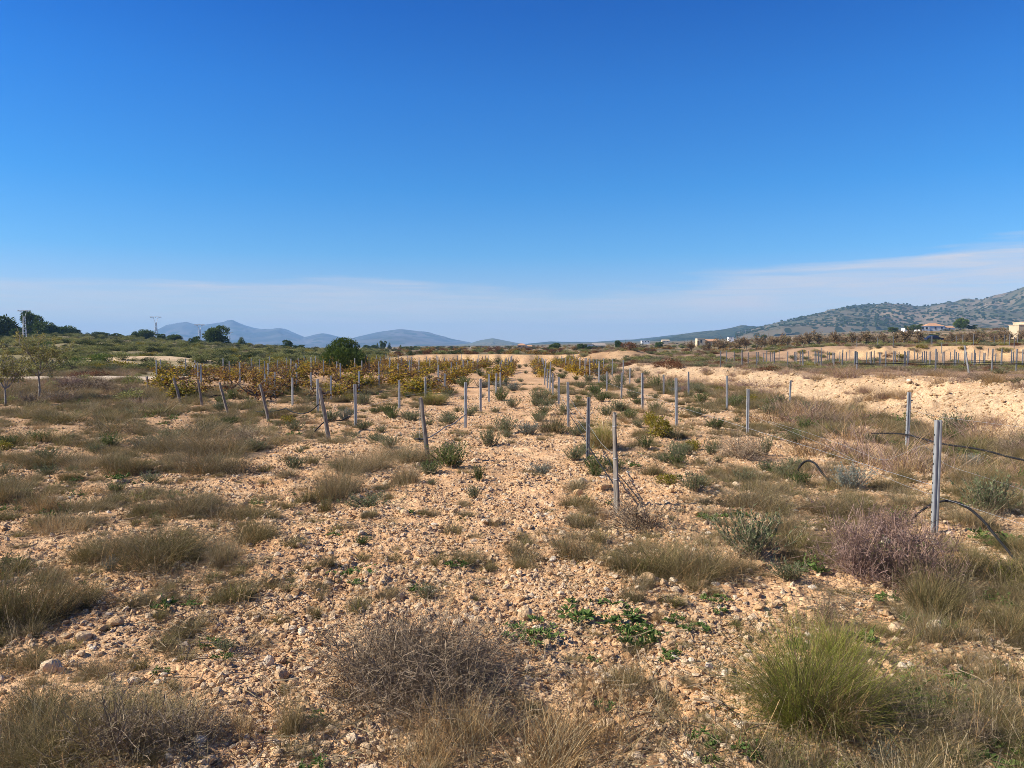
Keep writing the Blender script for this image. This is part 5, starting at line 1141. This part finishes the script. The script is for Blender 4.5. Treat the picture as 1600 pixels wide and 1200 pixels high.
# low vines and scrub over the plain as texture
n = 3600
Yp = np.exp(rng.uniform(math.log(82), math.log(900), n)); Up = rng.uniform(585, 1640, n); Xp = (Up - 800) / F * Yp
nn = fbm(Xp / 60, Yp / 22, 121, 3); kp = (rng.uniform(0, 1, n) < np.clip(.4 + nn, .05, 1)); kp &= ~((Up > 1300) & (Yp < 90)); Xp, Yp, Up = Xp[kp], Yp[kp], Up[kp]
pr = K['cb'] + K['c'][:2] + K['cd'][:2] + [v[1] for v in VK['russet'][:2]]
sp_ = rng.uniform(.5, 1.1, len(Xp)) * np.interp(Yp, [80, 200, 900], [.9, 1.5, 3.2])
scatter('plain_undergrowth', 'low brown vines and scrub over the plain', pr, np.column_stack([Xp, Yp, H(Xp, Yp) - .03]), rng.uniform(0, 6.28, len(Xp)), np.column_stack([sp_ * 1.3, sp_ * 1.3, sp_ * .7]), rng.integers(0, len(pr), len(Xp)))
# russet grass along the foot and crest of the stony bank, and thin weeds on the terrace
n = 3600
Yb = np.exp(rng.uniform(math.log(10), math.log(72), n)); Xb = rng.uniform(6.2, 34, n); t = bank_t(Xb, Yb); Ub = 800 + F * Xb / Yb
cl = fbm(Xb / 1.8, Yb / 3, 131, 3)
kp = (Ub < 1660) & (rng.uniform(0, 1, n) < np.where(t < .12, .30, np.where(t > .9, .50, .34)) * np.interp(Yb, [10, 16], [.35, 1]) * np.clip(.6 + 1.7 * cl, .05, 1.8)); Xb, Yb, t = Xb[kp], Yb[kp], t[kp]
sb = rng.uniform(.25, .6, len(Xb)); pr = K['bank'] + K['s'][:1] + K['g'][:1] + K['t'][:2] + K['m'][:1] + K['q'][:1]
scatter('bank_grass', 'russet dry grass along the stony bank and terrace', pr, np.column_stack([Xb, Yb, H(Xb, Yb) - .02]), rng.uniform(0, 6.28, len(Xb)), np.column_stack([sb * 1.5, sb * 1.5, sb * np.where(t > .9, .6, 1.0)]), rng.choice(len(pr), len(Xb), p=[.24, .22, .20, .06, .06, .07, .07, .05, .03]))
n = 3300
Yt = np.exp(rng.uniform(math.log(34), math.log(96), n)); Ut = rng.uniform(925, 1650, n); Xt = (Ut - 800) / F * Yt; t = bank_t(Xt, Yt); cl = fbm(Xt / 7, Yt / 5, 151, 3)
kp = (t > .97) & (rng.uniform(0, 1, n) < np.clip(.5 + .9 * cl, .06, 1) * np.where(Yt > 68, .8, 1.0)) & ~((Ut > 1300) & (Yt > 71) & (Yt < 77) & (rng.uniform(0, 1, n) < .35)); Xt, Yt = Xt[kp], Yt[kp]
pr = K['c'][:2] + K['q'][:2] + K['cb'][:1] + K['bank'][:2] + K['t'][:1] + K['cy'][:1]; st_ = rng.uniform(.35, .95, len(Xt)) * np.interp(Yt, [34, 90], [.7, 1.15])
scatter('terrace_undergrowth', 'olive and russet scrub over the terrace', pr, np.column_stack([Xt, Yt, H(Xt, Yt) - .03]), rng.uniform(0, 6.28, len(Xt)), np.column_stack([st_ * 1.4, st_ * 1.4, st_ * .55]), rng.choice(len(pr), len(Xt), p=[.15, .12, .16, .12, .07, .14, .14, .07, .03]))
n = 420
Yt = rng.uniform(60, 92, n); Ut = rng.uniform(860, 1120, n); Xt = (Ut - 800) / F * Yt; kp = fbm(Xt / 4, Yt / 4, 171, 3) > -.05; Xt, Yt = Xt[kp], Yt[kp]
pr = K['c'][:2] + K['q'][:2] + K['cb'][:1] + K['bank'][:2] + K['t'][:1]; st_ = rng.uniform(.4, 1.0, len(Xt))
scatter('mound_undergrowth', 'low scrub over the spoil mound and its surroundings', pr, np.column_stack([Xt, Yt, H(Xt, Yt) - .03]), rng.uniform(0, 6.28, len(Xt)), np.column_stack([st_ * 1.4, st_ * 1.4, st_ * .55]), rng.integers(0, len(pr), len(Xt)))
n = 1500
Yt = rng.uniform(22, 57, n); Ut = rng.uniform(-40, 420, n); Xt = (Ut - 800) / F * Yt; cl = fbm(Xt / 4, Yt / 4, 161, 3)
kp = (rng.uniform(0, 1, n) < np.clip(.55 + .9 * cl, .1, 1)) & ~((np.abs(Yt - 40) < 2.1) & (Xt > -28)) & (np.abs(Yt - 57.5) > 2.6) & ((Ut < 215) | (Yt > 46)); Xt, Yt = Xt[kp], Yt[kp]
pr = K['bank'][:2] + K['g'][:2] + K['o'][:2] + K['c'][:1] + K['t'][:1]; st_ = rng.uniform(.3, .75, len(Xt))
scatter('field_grass', 'rough grass and scrub before the track', pr, np.column_stack([Xt, Yt, H(Xt, Yt) - .02]), rng.uniform(0, 6.28, len(Xt)), np.column_stack([st_ * 1.4, st_ * 1.4, st_ * .8]), rng.choice(len(pr), len(Xt), p=[.2, .2, .14, .12, .12, .1, .07, .05]))
# bushes dotted on the speckled mountain and foothills
X_, Y_, Z_ = MR; n = 5500; ii = rng.integers(3, 108, n); jj = rng.integers(0, X_.shape[1] - 1, n); keep = rng.uniform(0, 1, n) < np.clip(.5 + 1.2 * fbm(X_[ii, jj] / 190, Y_[ii, jj] / 190, 141, 4), .03, 1)
ii, jj = ii[keep], jj[keep]; pr = [p[1] for p in PK['round'][:2]]
scatter('mountain_pines', 'dark pines dotted over the speckled mountain', pr, np.column_stack([X_[ii, jj] + rng.uniform(-4, 4, len(ii)), Y_[ii, jj] + rng.uniform(-4, 4, len(ii)), Z_[ii, jj] - 1.0]), rng.uniform(0, 6.28, len(ii)), rng.uniform(2.6, 6, len(ii))[:, None] * np.array([[1.5, 1.5, 1]]), rng.integers(0, 2, len(ii)))
print('orchard', time.time() - T0)

# ---------------------------------------------------------------- pylons
M['pylon'] = noise_mat('pylon_steel', [(.44, .45, .46), (.6, .61, .62)], 2, rough=.5, metal=.3)
M['insul'] = noise_mat('insulator', [(.2, .24, .22), (.3, .33, .3)], 4, rough=.3)
def bars(segs, w):
    P = np.array(segs, float); return tubes(P, w, 4)
def pylon(px, ty, by, d, lab, w):
    x = (px - 800) / F * d; z = h1(x, d); zt = at(px, ty, d).z; Hh = zt - z; t = thing('power_pylon', lab, 'pylon', (x, d, z), .25, 'lattice power pylons')
    b, c = .055 * Hh, .028 * Hh; seg = []; hb = Hh * .78; lv = np.linspace(0, hb, 10); hw = lambda q: b + (c - b) * q / hb
    cor = [(-1, -1), (1, -1), (1, 1), (-1, 1)]
    for s in cor: seg.append([(s[0] * b, s[1] * b, -.3), (s[0] * c, s[1] * c, hb)])
    for k in range(9):
        for q in range(4):
            a, e = cor[q], cor[(q + 1) % 4]; h0, h1_ = hw(lv[k]), hw(lv[k + 1]); a, e = (a, e) if k % 2 else (e, a)
            seg.append([(a[0] * h0, a[1] * h0, lv[k]), (e[0] * h1_, e[1] * h1_, lv[k + 1])])
    link('mast', build('mast', [(*bars(seg, w), 0)], [M['pylon']]), parent=t)
    aw = .16 * Hh; arm = [[(-c, 0, hb), (-.6 * aw, 0, Hh)], [(c, 0, hb), (.6 * aw, 0, Hh)], [(-aw * 1.25, 0, Hh), (aw * 1.25, 0, Hh)], [(-aw * 1.25, 0, Hh), (-.45 * aw, 0, Hh * .94)], [(aw * 1.25, 0, Hh), (.45 * aw, 0, Hh * .94)]]
    link('crossarm', build('crossarm', [(*bars(arm, w * 1.1), 0)], [M['pylon']]), parent=t)
    for sx in (-1.2, 0, 1.2):
        a = np.array([[(sx * aw, 0, Hh), (sx * aw, 0, Hh - .04 * Hh)]], float); link('insulator', build('insulator', [(*tubes(a, .05 + w * .5, 6), 0)], [M['insul']]), parent=t)
pylon(40, 485, 550, 185, 'lattice power pylon standing before the tallest pine', .045)
pylon(245, 495, 535, 340, 'lattice power pylon beside the dark pines, under the open sky', .075)
pylon(313, 507, 540, 620, 'faint lattice pylon in front of the two peaked range', .13)
pylon(359, 519, 542, 900, 'faintest lattice pylon beyond the round single pine', .15)

# ---------------------------------------------------------------- houses
M['ochre'] = noise_mat('ochre_render', [(.46, .36, .235), (.54, .43, .30)], 1.2); M['sand'] = noise_mat('sand_render', [(.58, .45, .29), (.66, .53, .36)], 1.0); M['whitewall'] = noise_mat('whitewash', [(.70, .68, .64), (.80, .79, .76)], .8)
M['rooftile'] = noise_mat('clay_tile', [(.42, .21, .10), (.55, .31, .17)], 2.5); M['roofgrey'] = noise_mat('grey_roof', [(.24, .21, .18), (.34, .30, .26)], 2); M['pane'] = noise_mat('dark_window', [(.02, .024, .03), (.05, .055, .06)], 2, rough=.2); M['doorwood'] = noise_mat('door_wood', [(.10, .065, .04), (.16, .11, .07)], 3)
def block(parent, x0, y0, x1, y1, z1, wall, roof, style, nwin=2, door=False, z0=-1.0):
    link('wall', build('wall', [(*boxv(x0, y0, z0, x1, y1, z1), 0)], [M[wall]]), parent=parent)
    o = .25
    if style == 'flat': V, f = boxv(x0 - .08, y0 - .08, z1 + .002, x1 + .08, y1 + .08, z1 + .18)
    elif style == 'hip':
        cx_, cy_ = (x0 + x1) / 2, (y0 + y1) / 2; k = (x1 - x0) * .18; zr = z1 + min(y1 - y0, x1 - x0) * .24
        V = np.array([[x0 - o, y0 - o, z1 + .002], [x1 + o, y0 - o, z1 + .002], [x1 + o, y1 + o, z1 + .002], [x0 - o, y1 + o, z1 + .002], [cx_ - k, cy_, zr], [cx_ + k, cy_, zr]]); f = None
        F4 = np.array([[0, 1, 5, 4], [2, 3, 4, 5], [3, 2, 1, 0]]); F3 = np.array([[1, 2, 5], [3, 0, 4]])
    elif style == 'gable':
        cy_ = (y0 + y1) / 2; zr = z1 + (y1 - y0) * .2; V = np.array([[x0 - o, y0 - o, z1 + .002], [x1 + o, y0 - o, z1 + .002], [x1 + o, y1 + o, z1 + .002], [x0 - o, y1 + o, z1 + .002], [x0 - o, cy_, zr], [x1 + o, cy_, zr]]); f = None
        F4 = np.array([[0, 1, 5, 4], [2, 3, 4, 5], [3, 2, 1, 0]]); F3 = np.array([[1, 2, 5], [3, 0, 4]])
    else:
        V = np.array([[x0 - o, y0 - o, z1 + .002], [x1 + o, y0 - o, z1 + .002], [x1 + o, y1 + o, z1 + 1.0], [x0 - o, y1 + o, z1 + 1.0], [x0 - o, y0 - o, z1 + .15], [x1 + o, y0 - o, z1 + .15], [x1 + o, y1 + o, z1 + 1.15], [x0 - o, y1 + o, z1 + 1.15]]); f = boxv(0, 0, 0, 1, 1, 1)[1]
    link('roof', build('roof', [(V, f, 0)] if f is not None else [(V, F4, 0), (V, F3, 0)], [M[roof]]), parent=parent)
    for k in range(nwin):
        wx = x0 + (x1 - x0) * (k + .5 + (.25 if door else 0)) / (nwin + (.5 if door else 0)); s = min(.55, (x1 - x0) * .12)
        w = link('window', build('window', [(*boxv(wx - s, y0 - .03, z1 * .42, wx + s, y0 + .05, z1 * .82), 0)], [M['pane']]), parent=parent); link('sill', build('sill', [(*boxv(wx - s - .1, y0 - .12, z1 * .38, wx + s + .1, y0 - .031, z1 * .42), 0)], [M[wall]]), parent=w)
    if door:
        wx = x0 + (x1 - x0) * .12; link('door', build('door', [(*boxv(wx - .45, y0 - .04, -.2, wx + .45, y0 + .04, min(2.1, z1 * .8)), 0)], [M['doorwood']]), parent=parent)
def house(px, by, d, lab, blocks, name='house', rz=0.0):
    x = (px - 800) / F * d; z = min(h1(x, d), at(px, by, d).z); z = at(px, by, d).z
    t = thing(name, lab, 'house', (x, d, z), rz)
    for b in blocks: block(t, *b)
house(1096, 540, 350, 'flat roofed ochre farmhouse in two blocks among the brown orchard', [(-2.0, 0, 1.5, 4, 3.1, 'sand', 'sand', 'flat', 1, True, -3), (1.5, .5, 8.5, 5, 1.9, 'ochre', 'rooftile', 'shed', 2, False, -3)], 'farmhouse')
house(922, 547, 350, 'white house with a grey roof behind the low trees', [(-2.2, 0, 1.4, 6, 2.5, 'whitewall', 'roofgrey', 'flat', 1, True, -2), (1.4, .3, 7.0, 6, 2.1, 'sand', 'roofgrey', 'gable', 2, False, -2)])
house(815, 544, 520, 'small terracotta coloured house far out on the plain', [(-3, 0, 3, 5, 2.0, 'ochre', 'rooftile', 'hip', 2, True, -2), (3, .4, 7, 5, 1.2, 'whitewall', 'rooftile', 'gable', 1, False, -2)])
house(1008, 536, 800, 'long white farm shed in front of the low rim of hills', [(-4, 0, 4.5, 5, 2.4, 'whitewall', 'whitewall', 'flat', 3, False, -3)], 'farm_shed')
house(1040, 535, 820, 'sand coloured low house right of the long white shed', [(-4, 0, 4, 5, 2.0, 'sand', 'sand', 'gable', 2, False, -3)])
house(1142, 530, 620, 'tiny white house under the dark wooded ridge', [(-2.2, 0, 2.2, 4, 1.6, 'whitewall', 'whitewall', 'flat', 1, False, -3)])
house(733, 547, 600, 'white shed at the end of the far tree line', [(-6, 0, -1, 5, 1.3, 'whitewall', 'whitewall', 'flat', 2, False, -3), (1, 0, 6, 5, 1.8, 'whitewall', 'roofgrey', 'gable', 1, False, -3)], 'farm_shed')
house(760, 546, 640, 'pale low barn right of the white shed on the plain', [(-3, 0, 3, 5, 1.2, 'sand', 'whitewall', 'flat', 1, False, -3)], 'barn')
house(1440, 517, 450, 'white walled villa with an orange hipped roof by the large pine', [(-1.6, 0, 4.2, 6, 2.7, 'whitewall', 'whitewall', 'flat', 2, True, -3), (3.6, 3, 15, 10, 3.0, 'whitewall', 'rooftile', 'hip', 3, False, -3), (15, 3.5, 21, 9, 2.0, 'whitewall', 'rooftile', 'gable', 1, False, -3), (-10.5, 0, -7.5, 4, 1.4, 'whitewall', 'whitewall', 'flat', 1, False, -3)], 'villa')
house(1590, 523, 200, 'sandy block building at the far edge of the view', [(0, 0, 1.7, 4, 2.5, 'ochre', 'ochre', 'flat', 0, False, -2), (1.7, -.4, 5.6, 5, 3.2, 'ochre', 'ochre', 'flat', 1, False, -2)], 'stone_building')
house(1335, 537, 300, 'half hidden ochre shed behind the brown orchard', [(-1, 0, 3, 4, 1.4, 'ochre', 'rooftile', 'flat', 1, False, -2)], 'farm_shed', .1)

# ---------------------------------------------------------------- parked car
M['paint'] = noise_mat('dark_blue_paint', [(.012, .016, .035), (.02, .026, .05)], 1, rough=.25); M['tyre'] = noise_mat('tyre', [(.015, .015, .015), (.03, .03, .03)], 8); M['chrome'] = noise_mat('headlamp', [(.6, .6, .6), (.75, .75, .75)], 4, rough=.15, metal=.4)
d = 190.0; x = (1458 - 800) / F * d; z = h1(x, d)
zc = at(1458, 534, d).z; t = thing('parked_car', 'dark blue car parked beyond the orchard below the villa', 'car', (x, d, max(z, zc - .15)), 0.0)
def loft(prof_lo, prof_hi, half_lo, half_hi):
    a, b = np.array(prof_lo), np.array(prof_hi); n = len(a)
    V = np.concatenate([np.column_stack([a[:, 0], np.full(n, -half_lo), a[:, 1]]), np.column_stack([b[:, 0], np.full(n, -half_hi), b[:, 1]]), np.column_stack([b[:, 0], np.full(n, half_hi), b[:, 1]]), np.column_stack([a[:, 0], np.full(n, half_lo), a[:, 1]])])
    f = [[r * n + k, r * n + k + 1, (r + 1) * n + k + 1, (r + 1) * n + k] for r in range(3) for k in range(n - 1)]
    return V, np.array(f)
body_lo = [(-2.1, .30), (-2.12, .62), (-1.95, .86), (-.9, .92), (.9, .92), (1.9, .84), (2.1, .60), (2.08, .30)]
body = [(*loft([(p[0], .28) for p in body_lo], body_lo, .84, .88), 0)]
cab = [(-1.55, .90), (-1.15, 1.36), (-.3, 1.46), (.45, 1.42), (1.15, .92)]
link('body', build('body', body, [M['paint']]), parent=t); link('cabin', build('cabin', [(*loft([(p[0], .88) for p in cab], cab, .84, .68), 0)], [M['paint']]), parent=t)
link('window', build('window', [(np.array([[-1.2, -.79, .96], [-.2, -.79, .96], [-.2, -.715, 1.36], [-1.0, -.715, 1.33]]), np.array([[0, 1, 2, 3]]), 0)], [M['pane']]), parent=t)
link('window', build('window', [(np.array([[-.1, -.79, .96], [.95, -.79, .96], [.42, -.715, 1.34], [-.1, -.715, 1.36]]), np.array([[0, 1, 2, 3]]), 0)], [M['pane']]), parent=t)
a = np.linspace(0, 2 * math.pi, 17)[:-1]
for wx in (-1.3, 1.3):
    for wy in (-.80, .80):
        P = np.array([[[wx, wy - .11, .32], [wx, wy + .11, .32]]]); v, f = tubes(P, .32, 14); w = link('wheel', build('wheel', [(v, f, 0), (v[:14], np.array([list(range(14))]), 0), (v[14:], np.array([list(range(14))]), 0)], [M['tyre']]), parent=t)
        P = np.array([[[wx, wy - .125 * np.sign(-wy) * -1 - .01, .32], [wx, wy + .0, .32]]]); v, f = tubes(P, .18, 10); link('rim', build('rim', [(v, f, 0), (v[:10], np.array([list(range(10))]), 0)], [M['chrome']]), parent=w)
for wy in (-.6, .6): link('headlight', build('headlight', [(*boxv(2.0, wy - .16, .60, 2.11, wy + .16, .74), 0)], [M['chrome']]), parent=t)

# ---------------------------------------------------------------- labels for plants and stones, told by what they stand beside
LM = [('the notched front post', ground_at(1460, 835)), ('the split timber post', SPLIT), ('the clipped timber post', ground_at(668, 720)), ('the second timber post', ground_at(514, 685)), ('the green esparto clump', (big.location.x, big.location.y)), ('the dead twig tangle', ground_at(650, 1110)),
      ('the mauve heathery bushes', ground_at(1390, 910)), ('the blue grey cushion shrub', ground_at(1330, 772)), ('the dark steel post', ground_at(918, 716)), ('the slim russet grass post', ground_at(1417, 704)), ('the white stone', ground_at(420, 1036)), ('the path boulder', ground_at(820, 968)), ('the wide olive clump', ground_at(250, 895)),
      ('the thin timber post', ground_at(357, 646)), ('the near corner thicket', ground_at(150, 1185)), ('the left edge grass', ground_at(30, 980)), ('the looped black hose', ground_at(1290, 760)), ('the row of white rocks', ground_at(1040, 922)), ('the pathside steel post', ground_at(727, 668)), ('the grey path tussock', ground_at(528, 786)), ('the short almond tree', ground_at(9, 634)),
      ('the stony bank foot', (8.3, 18.0)), ('the near straw clump', ground_at(860, 1190)), ('the path weeds', ground_at(1000, 1000)), ('the dark grass bands', ground_at(340, 735)), ('the lone olive tuft', ground_at(458, 1155))]
def name_all(ALL, LM, short):
    LXY = np.array([p for _, p in LM]); groups = {}; KS = {}
    for r in ALL: KS.setdefault(r[1], []).append(r[4] * 1.0)
    for r in ALL:
        o, ph, x, y, s, kd = r
        k = int(np.argmin(np.hypot(LXY[:, 0] - x, (LXY[:, 1] - y) * short))); dx, dy = x - LXY[k, 0], y - LXY[k, 1]; dd = math.hypot(dx, dy)
        if dd < .05: rel = 'right beside'
        elif abs(dx) > abs(dy) * .6: rel = 'to the left of' if dx < 0 else 'to the right of'
        else: rel = 'in front of' if dy < 0 else 'behind'
        q = np.quantile(KS[ph], [.33, .8]); adj = 'small' if s < q[0] else ('large' if s > q[1] else 'middling')
        groups.setdefault((adj, ph.replace('small ', '').replace('little ', ''), rel, LM[k][0]), []).append((dd, o))
    for (adj, ph, rel, lm), L in groups.items():
        L.sort(key=lambda a: a[0])
        for k, (dd, o) in enumerate(L):
            if len(L) == 1: o['label'] = '%s %s %s %s' % (adj, ph, rel, lm)
            elif k == 0: o['label'] = 'closest %s %s %s %s' % (adj, ph, rel, lm)
            elif k == len(L) - 1 and k > 1: o['label'] = '%s %s farthest out %s %s' % (adj, ph, rel, lm)
            else: o['label'] = '%s closest %s %s %s %s' % (ORD[k], adj, ph, rel, lm)
            o['group'] = {'stone': 'loose stones on the soil', 'grass_tuft': 'grass tufts on the stony ground', 'leafy_weed': 'green weeds on the stony ground', 'scrub_bush': 'scrub bushes on the hill'}.get(o.name.split('.')[0], 'shrubs and grasses of the old vineyard')
name_all(ALL, LM, .7)
name_all(HILL, [('the pale earth cut', (-30.5, 66)), ('the bright green bushes', (-36, 60)), ('the front pylon', ((40 - 800) / F * 90, 90)), ('the second pylon', ((245 - 800) / F * 110, 110)), ('the round single pine', ((336 - 800) / F * 100, 100)), ('the big bushy pine', ground_at(540, 580)), ('the almond trees', ground_at(60, 600)), ('the conical slope pine', ((378 - 800) / F * 80, 80)), ('the yellow green hedge', ground_at(330, 583))], .5)
big['label'] = 'large bright green esparto clump arching over the near edge, its shadow beside it'

# ---------------------------------------------------------------- haze
zmin = min(float(GZ.min()), *(float(m[2].min()) for m in MOUNT.values())) - 1.0
hz = bpy.data.materials.new('haze'); hz.use_nodes = True; hn = hz.node_tree.nodes; hn.remove(hn['Principled BSDF'])
pv = hn.new('ShaderNodeVolumePrincipled'); pv.inputs['Color'].default_value = (.35, .63, 1.0, 1); pv.inputs['Density'].default_value = 1.4e-4; pv.inputs['Anisotropy'].default_value = 0.0
hz.cycles.homogeneous_volume = True; hz.cycles.volume_sampling = 'DISTANCE'
hz.node_tree.links.new(pv.outputs[0], hn['Material Output'].inputs['Volume'])
ztop = max(float(m[2].max()) for m in MOUNT.values()) + 12.0; print('haze top', ztop)
V, f = boxv(-9800, -9800, zmin, 9800, 9800, ztop)
tag(link('haze', build('haze', [(V, f, 0)], [hz])), 'thin blue haze over the plain', None, None, 'stuff')
print('done', time.time() - T0, 'objects', len(scene.objects))
